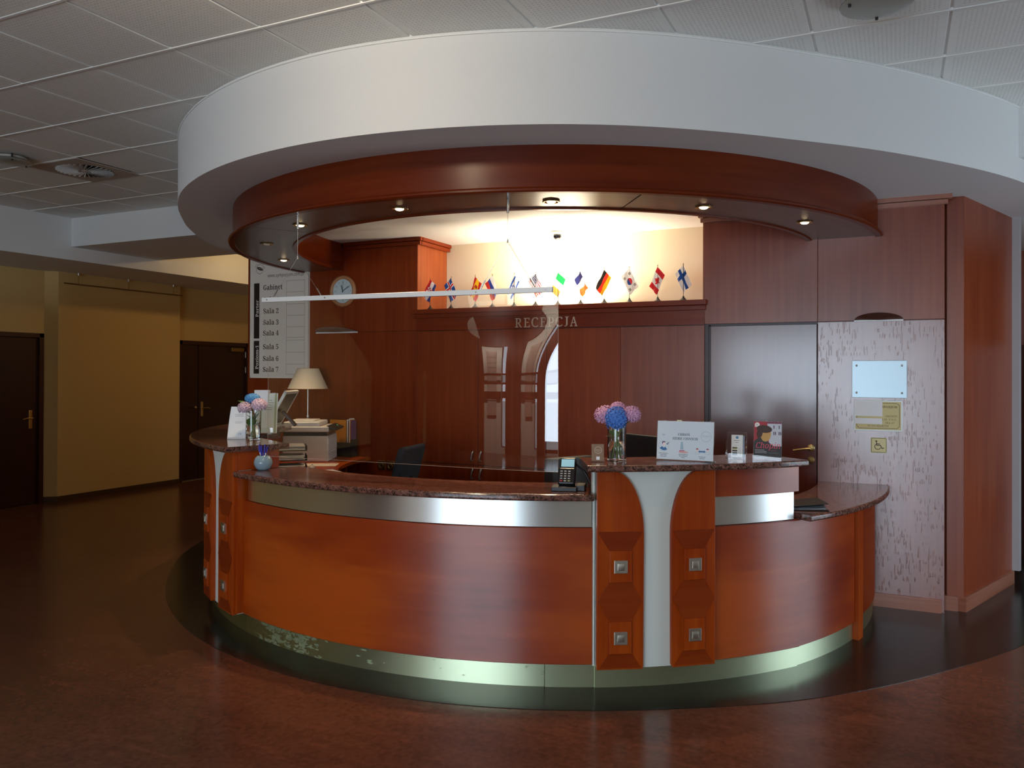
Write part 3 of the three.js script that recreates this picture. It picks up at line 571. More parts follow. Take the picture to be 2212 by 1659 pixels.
// --- wall clock ---
{
  const c = thing('wall_clock', 'round wooden wall clock with white dial', 'clock', [-4.673, 2.352, WZ]);
  const rim = lathe([[0.112, 0.0], [0.145, 0.0], [0.148, 0.012], [0.142, 0.03], [0.128, 0.036], [0.116, 0.03], [0.112, 0.02]], 56); rim.rotateX(Math.PI / 2);
  part(c, 'rim', rim, std(0.44, 0.20, 0.085, 0.4));
  const face = printed(320, 320, (x, W) => {
    x.fillStyle = '#cfdde0'; x.fillRect(0, 0, W, W); x.fillStyle = '#41474a'; x.textAlign = 'center'; x.textBaseline = 'middle'; x.font = '34px sans-serif';
    for (let i = 1; i <= 12; i++) x.fillText(String(i), 160 + 122 * Math.sin(i * Math.PI / 6), 160 - 122 * Math.cos(i * Math.PI / 6));
    x.strokeStyle = '#8f9b9d'; x.lineWidth = 1.5; x.beginPath(); x.arc(160, 160, 92, 0, 7); x.stroke(); x.beginPath(); x.arc(160, 160, 146, 0, 7); x.stroke();
  });
  const f = new THREE.CircleGeometry(0.1135, 48); part(c, 'dial', f, face).position.z = 0.018;
  const hand = (len, w, a) => { const g = bx(-w, w, -0.012, len, 0.02, 0.022); g.rotateZ(-a); return g; };
  part(c, 'hour_hand', hand(0.058, 0.0035, -0.27), mat.black); part(c, 'minute_hand', hand(0.082, 0.0028, 1.02), mat.black); part(c, 'second_hand', hand(0.085, 0.0008, 0.05), mat.black);
  const gl = new THREE.CircleGeometry(0.113, 48); part(c, 'glass', gl, mat.clear).position.z = 0.027;
}
// --- half-round wall lights (unlit) ---
for (const [x, lab] of [[-4.75, 'half-round metal wall light under the clock'], [-0.122, 'half-round metal wall light above the brushed metal plate']]) {
  const w = x < -2 ? 0.24 : 0.155, s = thing('wall_light', lab, 'wall light', [x, 1.964, WZ]);
  const P = [], I = [], n = 24; // dished half disc, its rim raised
  for (let j = 0; j <= 8; j++) for (let i = 0; i <= n; i++) { const a = Math.PI * i / n, r = j / 8; P.push(-Math.cos(a) * w * r, 0.004 + 0.046 * r * r * Math.sin(a), Math.sin(a) * 0.12 * r); }
  for (let j = 0; j < 8; j++) for (let i = 0; i < n; i++) { const a = j * (n + 1) + i, b = a + n + 1; I.push(a, b, a + 1, a + 1, b, b + 1); }
  const g = new THREE.BufferGeometry(); g.setAttribute('position', new THREE.Float32BufferAttribute(P, 3)); g.setIndex(I); g.computeVertexNormals();
  part(s, 'dish', g, std(x < -2 ? 0.34 : 0.16, x < -2 ? 0.29 : 0.075, x < -2 ? 0.23 : 0.05, 0.4, { metalness: 0.6, side: THREE.DoubleSide }));
  part(s, 'wall_bar', bx(-w, w, -0.003, 0.008, 0, 0.014, false, 0.002), mat.aluminium);
}
// --- sockets ---
for (const [x, lab] of [[-4.237, 'brass wall socket nearer the printer'], [-4.141, 'brass wall socket nearer the office chair']]) {
  const s = thing('wall_socket', lab, 'socket', [x, 0.75, WZ]);
  part(s, 'plate', bx(-0.042, 0.042, -0.042, 0.042, 0, 0.01, false, 0.004), mat.brass);
  const g = lathe([[0, 0.002], [0.019, 0.002], [0.021, 0.013], [0.024, 0.013], [0.024, 0.008]], 24); g.rotateX(Math.PI / 2); part(s, 'outlet', g, mat.dullBrass);
  part(s, 'earth_pin', rod([0, 0.011, 0.002], [0, 0.011, 0.016], 0.0025, 8), mat.nickel);
}
// --- RECEPCJA lettering ---
{
  const font = await new FontLoader().loadAsync('fonts/droid/droid_serif_regular.typeface.json');
  const L = thing('lettering', 'raised metal letters spelling RECEPCJA on the board under the flags', 'lettering', [-2.606, 1.975, WZ + 0.008]);
  const w = 0.575, word = 'RECEPCJA'; let x = -w / 2; const adv = [0.078, 0.068, 0.076, 0.068, 0.066, 0.076, 0.048, 0.08], k = w / adv.reduce((a, b) => a + b, 0);
  word.split('').forEach((ch, i) => {
    const g = new TextGeometry(ch, { font, size: 0.078, depth: 0.005, curveSegments: 6, bevelEnabled: true, bevelThickness: 0.0015, bevelSize: 0.0008, bevelSegments: 1 });
    g.computeBoundingBox(); const b = g.boundingBox; g.translate(-b.min.x, -Math.min(0, b.min.y), 0); const cw = b.max.x - b.min.x; if (b.max.y - b.min.y > 0.085) g.scale(1, 0.081 / (b.max.y - b.min.y), 1); g.scale((adv[i] * k * 0.80) / cw, 1, 1);
    part(L, 'letter', g, std(0.66, 0.52, 0.40, 0.3, { metalness: 0.8 }), 'metal letter ' + ch).position.set(x, 0, 0); x += adv[i] * k;
  });
}
// --- flags on the shelf ---
{
  const bands = (cols, vert) => (x, W, Hc) => cols.forEach((c, i) => { x.fillStyle = c; vert ? x.fillRect(W * i / cols.length, 0, W / cols.length + 1, Hc) : x.fillRect(0, Hc * i / cols.length, W, Hc / cols.length + 1); });
  const cross = (bg, c1, c2) => (x, W, Hc) => { x.fillStyle = bg; x.fillRect(0, 0, W, Hc); x.fillStyle = c1; x.fillRect(W * 0.25, 0, W * 0.18, Hc); x.fillRect(0, Hc * 0.38, W, Hc * 0.24); if (c2) { x.fillStyle = c2; x.fillRect(W * 0.295, 0, W * 0.09, Hc); x.fillRect(0, Hc * 0.44, W, Hc * 0.12); } };
  const star6 = (x, cx, cy, r) => { for (const s of [1, -1]) { x.beginPath(); for (let k = 0; k < 3; k++) { const a = -Math.PI / 2 * s + k * Math.PI * 2 / 3; x.lineTo(cx + r * Math.cos(a), cy + r * Math.sin(a)); } x.closePath(); x.stroke(); } };
  const list = [
    [-3.774, 'red, white and blue desk flag with a red checkered shield', (x, W, Hc) => { bands(['#d3252b', '#f2f2f2', '#2a3f93'])(x, W, Hc); for (let i = 0; i < 5; i++) for (let j = 0; j < 5; j++) { x.fillStyle = (i + j) % 2 ? '#f4f4f4' : '#c9202a'; x.fillRect(60 + i * 15, 22 + j * 15, 15, 15); } }],
    [-3.559, 'blue desk flag with a white-edged red cross', cross('#1f4f9e', '#f4f4f4', '#d1222c')],
    [-3.318, 'red and yellow striped desk flag with a small crest', (x, W, Hc) => { x.fillStyle = '#c8201f'; x.fillRect(0, 0, W, Hc); x.fillStyle = '#f6c31a'; x.fillRect(0, Hc * 0.25, W, Hc * 0.5); x.fillStyle = '#7c3320'; x.fillRect(W * 0.3, Hc * 0.36, 26, 34); x.fillStyle = '#c8201f'; x.fillRect(W * 0.33, Hc * 0.42, 14, 18); }],
    [-3.15, 'white, blue and red striped desk flag', bands(['#f4f4f4', '#2b3f9d', '#d3362c'])],
    [-2.942, 'white desk flag with two blue stripes and a six-pointed star', (x, W, Hc) => { x.fillStyle = '#f6f6f6'; x.fillRect(0, 0, W, Hc); x.fillStyle = '#2d54b0'; x.fillRect(0, Hc * 0.12, W, Hc * 0.15); x.fillRect(0, Hc * 0.73, W, Hc * 0.15); x.strokeStyle = '#2d54b0'; x.lineWidth = 5; star6(x, W / 2, Hc / 2, 24); }],
    [-2.743, 'desk flag with red and white stripes and starred blue corner', (x, W, Hc) => { for (let i = 0; i < 13; i++) { x.fillStyle = i % 2 ? '#f3f3f3' : '#b5283a'; x.fillRect(0, Hc * i / 13, W, Hc / 13 + 1); } x.fillStyle = '#2b2c4f'; x.fillRect(0, 0, W * 0.42, Hc * 7 / 13); x.fillStyle = '#ffffff'; for (let i = 0; i < 6; i++) for (let j = 0; j < 5; j++) x.fillRect(6 + i * 13, 6 + j * 13, 5, 5); }],
    [-2.541, 'green, white and orange desk flag', bands(['#1f9552', '#f5f5f5', '#f09a45'], true)],
    [-2.34, 'navy, white and orange-red desk flag', bands(['#2c2f6b', '#f3f3f3', '#e8803e'], true)],
    [-2.137, 'black, red and gold desk flag', bands(['#231f1c', '#d9331f', '#f2b81f'])],
    [-1.927, 'white desk flag with a red and blue disc', (x, W, Hc) => { x.fillStyle = '#f4f4f4'; x.fillRect(0, 0, W, Hc); x.fillStyle = '#c93440'; x.beginPath(); x.arc(W / 2, Hc / 2, 30, Math.PI, 0); x.fill(); x.fillStyle = '#27458f'; x.beginPath(); x.arc(W / 2, Hc / 2, 30, 0, Math.PI); x.fill(); x.fillStyle = '#262626'; for (const [a, b] of [[0.2, 0.2], [0.8, 0.2], [0.2, 0.8], [0.8, 0.8]]) for (let k = -1; k < 2; k++) x.fillRect(W * a - 12, Hc * b - 3 + k * 8, 24, 5); }],
    [-1.697, 'red and white desk flag with a red maple leaf', (x, W, Hc) => { x.fillStyle = '#d8282f'; x.fillRect(0, 0, W, Hc); x.fillStyle = '#f4f4f4'; x.fillRect(W * 0.25, 0, W * 0.5, Hc); x.fillStyle = '#d8282f'; x.beginPath(); [[0, -36], [9, -18], [18, -22], [15, -4], [30, -12], [34, 2], [22, 12], [4, 18], [4, 36], [-4, 36], [-4, 18], [-22, 12], [-34, 2], [-30, -12], [-15, -4], [-18, -22], [-9, -18]].forEach(([a, b]) => x.lineTo(W / 2 + a, Hc / 2 + b)); x.fill(); }],
    [-1.495, 'white desk flag with a blue cross', cross('#f4f4f4', '#1f4f9f')],
  ];
  const baseG = lathe([[0, 0], [0.036, 0], [0.036, 0.006], [0.025, 0.013], [0.011, 0.028], [0.004, 0.044], [0, 0.044]], 24), poleG = rod([0, 0.03, 0], [0, 0.283, 0], 0.0021, 8), tipG = lathe([[0, 0.283], [0.0045, 0.287], [0.002, 0.293], [0, 0.30]], 10);
  list.forEach(([px, lab, draw], i) => {
    const f = thing('desk_flag', lab + ' on the lit shelf', 'flag', [px, 2.152, -6.17], (rnd() - 0.5) * 0.5, 'small flags on the shelf');
    part(f, 'base', baseG, mat.black); part(f, 'pole', poleG, mat.black); part(f, 'finial', tipG, mat.dullBrass);
    const nu = 18, nv = 12, P = [], U = [], I = [], s = i % 2 ? 1 : -1, A = 0.36 + 0.12 * rnd(), B = 0.52 + 0.14 * rnd();
    for (let b = 0; b <= nv; b++) for (let a = 0; a <= nu; a++) {
      const u = a / nu, v = b / nv, lx = s * (u * 0.165 * A - v * 0.105 * B), ly = 0.278 - u * 0.165 * Math.sqrt(1 - A * A) - v * 0.10 * Math.sqrt(1 - B * B) * 0.82;
      P.push(lx, ly, 0.004 + 0.009 * Math.sin(lx * 120 + i) * (0.3 + u) + 0.004 * Math.sin(v * 7 + i * 2)); U.push(u, 1 - v);
    }
    for (let b = 0; b < nv; b++) for (let a = 0; a < nu; a++) { const k = b * (nu + 1) + a, d = k + nu + 1; I.push(k, d, k + 1, k + 1, d, d + 1); }
    const g = new THREE.BufferGeometry(); g.setAttribute('position', new THREE.Float32BufferAttribute(P, 3)); g.setAttribute('uv', new THREE.Float32BufferAttribute(U, 2)); g.setIndex(I); g.computeVertexNormals();
    part(f, 'cloth', g, printed(192, 120, draw, { roughness: 0.95, transmission: 0.2, side: THREE.DoubleSide }));
  });
}
// --- floodlight lying on the shelf behind the flags ---
{
  const y = 2.152, f = thing('shelf_floodlight', 'low floodlight hidden on the shelf behind the flags', 'lamp', [-2.6, y, -6.44]);
  part(f, 'housing', merge([bx(-0.24, 0.24, 0, 0.006, -0.05, 0.05), bx(-0.24, -0.23, 0, 0.026, -0.05, 0.05), bx(0.23, 0.24, 0, 0.026, -0.05, 0.05), bx(-0.24, 0.24, 0, 0.026, 0.044, 0.05), bx(-0.24, 0.24, 0, 0.026, -0.05, -0.044)]), mat.black);
  part(f, 'lamp_glass', bx(-0.225, 0.225, 0.006, 0.014, -0.04, 0.04), M({ color: rgb(0.9, 0.85, 0.7), emissive: rgb(1, 0.86, 0.62), emissiveIntensity: 12 }), 'glowing glass');
  const l = new THREE.RectAreaLight(rgb(1, 0.86, 0.62), 560, 0.44, 0.08); l.name = 'shelf_floodlight_beam'; l.position.set(-2.6, y + 0.028, -6.44); l.rotation.x = Math.PI / 2; scene.add(l);
}
// --- dome camera ---
{
  const c = thing('dome_camera', 'small white dome camera on the ceiling in front of the niche', 'camera', [-2.614, SOFFIT, -6.33]);
  part(c, 'base', lathe([[0, 0], [0.055, 0], [0.055, -0.018], [0.045, -0.026], [0, -0.026]], 32), std(0.75, 0.72, 0.65, 0.5));
  part(c, 'dome', new THREE.SphereGeometry(0.036, 24, 14).translate(0, -0.036, 0), mat.blackGloss, 'dark glossy dome');
}
// --- plates on the cracked panel ---
{
  const p = thing('metal_plate', 'blank brushed metal plate with four screws on the cracked panel', 'plate', [-0.117, 1.562, WZ]);
  part(p, 'plate', bx(-0.172, 0.172, -0.128, 0.128, 0.012, 0.017, false, 0.002), std(0.40, 0.50, 0.55, 0.38, { metalness: 0.5 }));
  for (const [a, b] of [[-1, -1], [1, -1], [-1, 1], [1, 1]]) { const g = lathe([[0, 0.022], [0.005, 0.0215], [0.0075, 0.019], [0.0075, 0]], 18); g.rotateX(Math.PI / 2); g.translate(a * 0.142, b * 0.094, 0); part(p, 'screw', g, mat.chrome); }
  const q = thing('information_plaque', 'gold plaque partly covered with white paper under the metal plate', 'plaque', [-0.124, 1.31, WZ]);
  part(q, 'board', bx(-0.153, 0.153, -0.106, 0.106, 0, 0.008, false, 0.002), std(0.74, 0.78, 0.75, 0.3));
  const m = printed(600, 400, (x, W, Hc) => {
    x.fillStyle = '#d6c68c'; x.fillRect(0, 0, W, Hc); x.strokeStyle = '#4d4526'; x.lineWidth = 6; x.beginPath(); x.moveTo(50, 20); x.lineTo(545, 20); x.lineTo(580, 50); x.lineTo(580, 350); x.lineTo(545, 382); x.lineTo(50, 382); x.lineTo(18, 350); x.lineTo(18, 50); x.closePath(); x.stroke();
    x.fillStyle = '#3d3722'; x.textAlign = 'right'; x.textBaseline = 'middle'; x.font = 'bold 42px serif'; x.fillText('SYMPOZJUM', 552, 72, 390); x.font = '34px serif'; x.fillText('★ ★ ★', 500, 128); x.font = '36px serif';
    x.fillText('OBIEKTU', 555, 205); x.fillText('SYMPOZJUM SP. Z O.O.', 545, 252, 520); x.fillText('SKA 47', 515, 300); x.textAlign = 'center'; x.fillText('30-363 KRAKÓW', 300, 345, 330);
  });
  part(q, 'printed_face', plane(0.286, 0.192), m).position.z = 0.0086;
  part(q, 'paper_cover', bx(-0.145, 0.028, -0.004, 0.099, 0.009, 0.0096), mat.paper, 'white paper covering'); part(q, 'paper_cover', bx(-0.145, 0.026, -0.058, -0.018, 0.009, 0.0096), mat.paper, 'white paper covering');
  const a = thing('accessibility_sign', 'small yellow wheelchair sign on the cracked panel', 'sign', [-0.119, 1.106, WZ]);
  part(a, 'board', bx(-0.051, 0.051, -0.052, 0.052, 0, 0.004, false, 0.002), std(0.70, 0.62, 0.34, 0.4));
  part(a, 'printed_face', plane(0.1, 0.102), printed(256, 256, (x) => {
    x.fillStyle = '#dfd39e'; x.fillRect(0, 0, 256, 256); x.strokeStyle = '#6c6436'; x.lineWidth = 8; x.beginPath(); x.roundRect ? x.roundRect(10, 8, 236, 238, 18) : x.rect(10, 8, 236, 238); x.stroke();
    x.fillStyle = x.strokeStyle = '#2e2a1c'; x.beginPath(); x.arc(88, 58, 15, 0, 7); x.fill(); x.lineWidth = 14; x.beginPath(); x.moveTo(92, 74); x.lineTo(95, 128); x.lineTo(155, 128); x.lineTo(182, 180); x.lineTo(212, 172); x.stroke(); x.beginPath(); x.moveTo(96, 104); x.lineTo(148, 104); x.stroke();
    x.lineWidth = 11; x.beginPath(); x.arc(112, 150, 48, 0.35, 4.1); x.stroke();
  })).position.z = 0.0045;
}
// --- glass vases and hydrangeas ---
function vase(x, y, z, lab) {
  const v = thing('glass_vase', lab, 'vase', [x, y, z]);
  part(v, 'glass', lathe([[0, 0.0], [0.046, 0.0], [0.048, 0.003], [0.048, 0.196], [0.0465, 0.198], [0.045, 0.196], [0.045, 0.014], [0.0, 0.013]], 48), mat.vaseGlass);
  part(v, 'water', lathe([[0, 0.0135], [0.0446, 0.0145], [0.0446, 0.10], [0, 0.10]], 40), mat.water, 'clear water');
}
function bloomGeo(r, squash, n, petal, s0) {
  const list = [], pg = (() => { const P = [], I = []; const o = [[0, 0], [0.42, 0.30], [0.85, 0.42], [1.12, 0.16], [1.12, -0.16], [0.85, -0.42], [0.42, -0.30]]; o.forEach(([a, b]) => P.push(a, 0.16 * a * a - 0.25 * b * b + 0.1 * a, b)); for (let k = 1; k < 6; k++) I.push(0, k + 1, k); const g = new THREE.BufferGeometry(); g.setAttribute('position', new THREE.Float32BufferAttribute(P, 3)); g.setIndex(I); g.computeVertexNormals(); return g; })();
  const sv = seed; seed = s0; const up = new THREE.Vector3(0, 1, 0);
  for (let i = 0; i < n; i++) {
    const yy = 1 - 1.72 * (i + 0.5) / n, a = i * 2.39996, q = Math.sqrt(Math.max(0, 1 - yy * yy)), d = new THREE.Vector3(q * Math.cos(a), yy, q * Math.sin(a)), R = r * (0.90 + 0.14 * rnd());
    const m = new THREE.Matrix4().compose(new THREE.Vector3(d.x * R, d.y * R * squash, d.z * R), new THREE.Quaternion().setFromUnitVectors(up, d), new THREE.Vector3(1, 1, 1)), spin = rnd() * 6, sc = petal * (0.85 + 0.3 * rnd());
    for (let k = 0; k < 4; k++) { const g = pg.clone(); g.scale(sc, sc, sc); g.rotateY(spin + k * Math.PI / 2); g.applyMatrix4(m); list.push(g); }
  }
  seed = sv; const core = new THREE.SphereGeometry(r * 0.86, 14, 10); core.scale(1, squash * 0.9, 1); core.deleteAttribute('uv');
  list.push(core); return mergeGeometries(list.map((g) => g.toNonIndexed()));
}
function leafGeo(L, w) { const P = [], I = [], n = 10; for (let i = 0; i <= n; i++) { const t = i / n, h = w * Math.sin(Math.PI * Math.pow(t, 0.8)) ; for (const s of [-1, 0, 1]) P.push(t * L, 0.12 * L * Math.sin(t * 2.6) + (s ? 0.15 * h : 0), s * h); } for (let i = 0; i < n; i++) for (let k = 0; k < 2; k++) { const a = i * 3 + k; I.push(a, a + 1, a + 3, a + 1, a + 4, a + 3); } const g = new THREE.BufferGeometry(); g.setAttribute('position', new THREE.Float32BufferAttribute(P, 3)); g.setIndex(I); g.computeVertexNormals(); return g; }
const lf = (L, w, turn, tilt, x, y, z) => { const g = leafGeo(L, w); g.rotateZ(tilt); g.rotateY(turn); g.translate(x, y, z); return g; };
function hydrangea(lab, base, [dx, dy, dz], r, squash, m, leaves, s0, group) {
  const h = thing('hydrangea', lab, 'flower', [base[0], base[1] + 0.016, base[2]], 0, group);
  part(h, 'stem', tube([[-dx * 0.25, 0, -dz * 0.25], [0, 0.1, 0], [dx * 0.55, 0.17, dz * 0.55], [dx, dy - 0.016 - r * 0.6, dz]], 0.0032, 20, 7), mat.stem);
  part(h, 'bloom', bloomGeo(r, squash, 80, r * 0.21, s0), m).position.set(dx, dy - 0.016, dz);
  for (const q of leaves) part(h, 'leaf', lf(...q), mat.leaf);
}
{
  const B = [-1.309, 1.144, -3.985];
  vase(...B, 'clear glass vase of pink and blue hydrangeas beside the white notice');
  hydrangea('large blue hydrangea in the vase beside the white notice', B, [0.012, 0.22, 0.05], 0.054, 1.2, mat.blue, [[0.075, 0.03, 2.6, 0.5, 0, 0.10, 0.005]], 11);
  hydrangea('pink hydrangea leaning over the small brown card', B, [-0.066, 0.232, -0.01], 0.054, 0.95, mat.pink, [[0.06, 0.026, 3.4, 0.4, -0.008, 0.085, 0]], 23);
  hydrangea('pink hydrangea leaning towards the white notice', B, [0.07, 0.240, -0.015], 0.048, 0.95, mat.pink, [[0.07, 0.03, 0.4, 0.5, 0.0, 0.14, 0.0]], 37);
  hydrangea('mauve hydrangea at the back of the vase beside the white notice', B, [-0.012, 0.27, -0.045], 0.04, 0.8, mat.pink, [], 41);
  const C = [-3.845, 1.144, -4.06];
  vase(...C, 'clear glass vase of hydrangeas on the high counter beside the brochures');
  hydrangea('sky blue hydrangea in the vase beside the brochures', C, [-0.035, 0.275, -0.03], 0.047, 0.7, mat.skyBlue, [[0.1, 0.035, 3.3, 0.4, -0.04, 0.2, 0]], 53);
  hydrangea('pale lilac hydrangea hanging over the vase rim', C, [-0.055, 0.215, 0.02], 0.044, 0.9, mat.paleLilac, [[0.09, 0.036, 1.9, 0.3, -0.03, 0.08, 0.0], [0.08, 0.034, 4.2, 0.9, 0.01, 0.09, 0.01]], 67);
  hydrangea('pale pink hydrangea leaning towards the brochures', C, [0.05, 0.235, 0.0], 0.05, 0.82, mat.paleLilac, [[0.08, 0.036, 0.3, 0.9, 0.0, 0.1, 0.0], [0.075, 0.034, 5.3, 1.0, -0.01, 0.07, 0.01]], 71);
}
// --- things on the left high counter ---
{
  const t = thing('tent_card', 'white curved table card behind the flower vase', 'card', [-4.035, 1.144, -4.13], 0.62);
  const P = [], I = [], n = 12; for (let i = 0; i <= n; i++) for (const s of [-1, 1]) { const v = i / n; P.push(s * 0.07 * (1 - 0.2 * v * v), 0.215 * v, 0.05 - 0.10 * v + 0.03 * v * v); }
  for (let i = 0; i < n; i++) { const a = i * 2; I.push(a, a + 1, a + 2, a + 1, a + 3, a + 2); }
  const g = new THREE.BufferGeometry(); g.setAttribute('position', new THREE.Float32BufferAttribute(P, 3)); g.setAttribute('uv', new THREE.Float32BufferAttribute([...Array((n + 1) * 2)].flatMap((_, k) => [k % 2, Math.floor(k / 2) / n]), 2)); g.setIndex(I); g.computeVertexNormals();
  part(t, 'front', g, printed(200, 300, (x) => { x.fillStyle = '#dfe6ee'; x.fillRect(0, 0, 200, 300); strokes(x, 55, 70, 90, 2, 16, '#8d96a2'); strokes(x, 60, 140, 80, 2, 12, '#a3abb5'); x.fillStyle = '#3a3f49'; x.font = '24px serif'; x.fillText('I N', 95, 262); }, { side: THREE.DoubleSide }));
  part(t, 'foot', bx(-0.07, 0.07, 0, 0.012, -0.05, 0.055, false, 0.002), mat.paper);
  const b = thing('brochure_holder', 'clear brochure holder with white and green leaflets on the high counter', 'brochure holder', [-4.16, 1.144, -4.50], 0.55);
  part(b, 'back', bx(-0.075, 0.075, 0, 0.30, -0.06, -0.057), mat.clear); part(b, 'foot', bx(-0.075, 0.075, 0, 0.004, -0.06, 0.06), mat.clear); part(b, 'lip', bx(-0.075, 0.075, 0.004, 0.05, 0.057, 0.06), mat.clear);
  part(b, 'leaflet_box', bx(-0.065, 0.035, 0.225, 0.32, -0.055, 0.02, false, 0.002), mat.paper, 'white box of cards');
  const lg = bx(-0.055, 0.065, 0.0, 0.29, -0.004, 0.004); lg.rotateX(-0.16); lg.translate(0.035, 0.01, 0.045); part(b, 'leaflet', lg, mat.paper, 'white and green leaflet'); const pf = plane(0.118, 0.286).translate(0.005, 0.145, 0.0045); pf.rotateX(-0.16); pf.translate(0.035, 0.01, 0.045); part(b, 'printed_face', pf, printed(120, 240, (x) => { x.fillStyle = '#dfe3d6'; x.fillRect(0, 0, 120, 240); x.fillStyle = '#a3b084'; x.fillRect(0, 0, 10, 240); x.fillRect(100, 0, 14, 240); strokes(x, 26, 40, 60, 5, 14, '#9aa296'); }));
  const l2 = bx(-0.05, 0.05, 0.0, 0.21, -0.003, 0.003); l2.rotateX(-0.1); l2.translate(-0.01, 0.008, 0.0); part(b, 'leaflet', l2, mat.paper, 'white leaflet');
  const k = thing('leaning_screen', 'silver framed screen leaning back on a strut beside the printer', 'monitor', [-4.63, 1.1445, -5.20], 114.8 * DEG);
  const fr = merge([bx(-0.18, 0.18, 0, 0.024, -0.012, 0.012, false, 0.003), bx(-0.18, 0.18, 0.306, 0.33, -0.012, 0.012, false, 0.003), bx(-0.18, -0.158, 0, 0.33, -0.012, 0.012, false, 0.003), bx(0.158, 0.18, 0, 0.33, -0.012, 0.012, false, 0.003)]); fr.rotateX(0.5); fr.translate(0, 0.006, -0.06);
  part(k, 'frame', fr, std(0.60, 0.58, 0.53, 0.4)); const bk = bx(-0.16, 0.16, 0.02, 0.31, -0.008, 0.008); bk.rotateX(0.5); bk.translate(0, 0.006, -0.06); part(k, 'back', bk, mat.black, 'black back');
  const st = bx(-0.02, 0.02, 0, 0.16, -0.012, 0.012, false, 0.004); st.rotateX(-0.75); st.translate(-0.02, 0.008, 0.135); part(k, 'strut', st, std(0.05, 0.02, 0.014, 0.5), 'dark strut'); part(k, 'foot', bx(-0.18, 0.18, 0, 0.008, -0.075, 0.0, false, 0.002), std(0.60, 0.58, 0.53, 0.4));
}
// --- penholder on the low counter ---
{
  const p = thing('penholder', 'round grey-blue glazed penholder on the low granite counter', 'pot', [-3.53, 0.992, -3.815]);
  part(p, 'pot', lathe([[0, 0], [0.03, 0], [0.045, 0.014], [0.055, 0.036], [0.056, 0.052], [0.049, 0.074], [0.034, 0.09], [0.030, 0.088], [0.044, 0.072], [0.05, 0.05], [0.046, 0.03], [0.028, 0.008], [0, 0.006]], 48), mat.pot);
  const pens = [[-0.03, 0.005, 0], [-0.024, -0.012, 0], [-0.016, 0.016, 0], [-0.012, -0.004, 1], [-0.004, 0.012, 0], [0.004, -0.01, 0], [0.03, 0.004, 1]];
  pens.forEach(([x, z, w], i) => {
    const q = thing('ballpoint_pen', w ? (x > 0 ? 'white and blue pen leaning apart in the penholder' : 'white and blue pen among the blue pens in the penholder') : 'blue ballpoint pen in the penholder', 'pen', [-3.53 - x * 0.35, 1.002, -3.815 - z * 0.35], 0, w ? undefined : 'blue pens in the penholder');
    const top = [x * 1.25 + x * 0.35, 0.135 + 0.006 * (i % 3), z + z * 0.35], mid = [top[0] * 0.72, top[1] * 0.72, top[2] * 0.72];
    part(q, 'barrel', rod([0, 0, 0], mid, 0.0036, 8), w || i % 3 === 0 ? mat.paper : mat.penBlue); part(q, 'cap', rod(mid, top, 0.0044, 8), mat.penBlue, 'blue cap');
  });
}
// --- card terminal ---
{
  const t = thing('card_terminal', 'black card payment terminal with lit display in its cradle', 'payment terminal', [-1.56, 0.992, -3.90], 0.28);
  part(t, 'cradle', merge([bx(-0.065, 0.065, 0, 0.022, -0.03, 0.085, false, 0.004), bx(0.06, 0.105, 0, 0.03, -0.05, 0.06, false, 0.004)]), mat.black);
  const q = new THREE.Group(); const tilt = (g) => { g.rotateX(-0.62); g.translate(0.01, 0.028, 0.05); return g; };
  part(t, 'body', tilt(bx(-0.042, 0.042, 0, 0.165, -0.045, 0, false, 0.008)), mat.blackGloss);
  part(t, 'keypad_hood', tilt(bx(-0.046, 0.046, 0.0, 0.098, -0.01, 0.016, false, 0.012)), mat.blackGloss);
  part(t, 'display', tilt(bx(-0.034, 0.034, 0.108, 0.152, 0.0, 0.0015)), M({ color: rgb(0.1, 0.2, 0.25), emissive: rgb(0.35, 0.62, 0.72), emissiveIntensity: 0.75, roughness: 0.2 }), 'pale blue lit display');
  for (let r = 0; r < 5; r++) for (let c = 0; c < 3; c++) part(t, 'key', tilt(bx(-0.034 + c * 0.02, -0.022 + c * 0.02, 0.014 + r * 0.014, 0.020 + r * 0.014, 0.016, 0.0175)), r === 0 && c === 0 ? std(0.5, 0.03, 0.04) : r === 0 && c === 2 ? std(0.25, 0.32, 0.12) : std(0.34, 0.34, 0.36));
  part(t, 'brand_mark', bx(-0.02, 0.012, 0.023, 0.0236, 0.072, 0.078), std(0.4, 0.36, 0.3));
  part(t, 'cable', tube([[0.045, 0.13, -0.05], [0.09, 0.09, -0.06], [0.125, 0.03, -0.05], [0.13, 0.008, -0.03]], 0.006, 24, 8), mat.black);
}
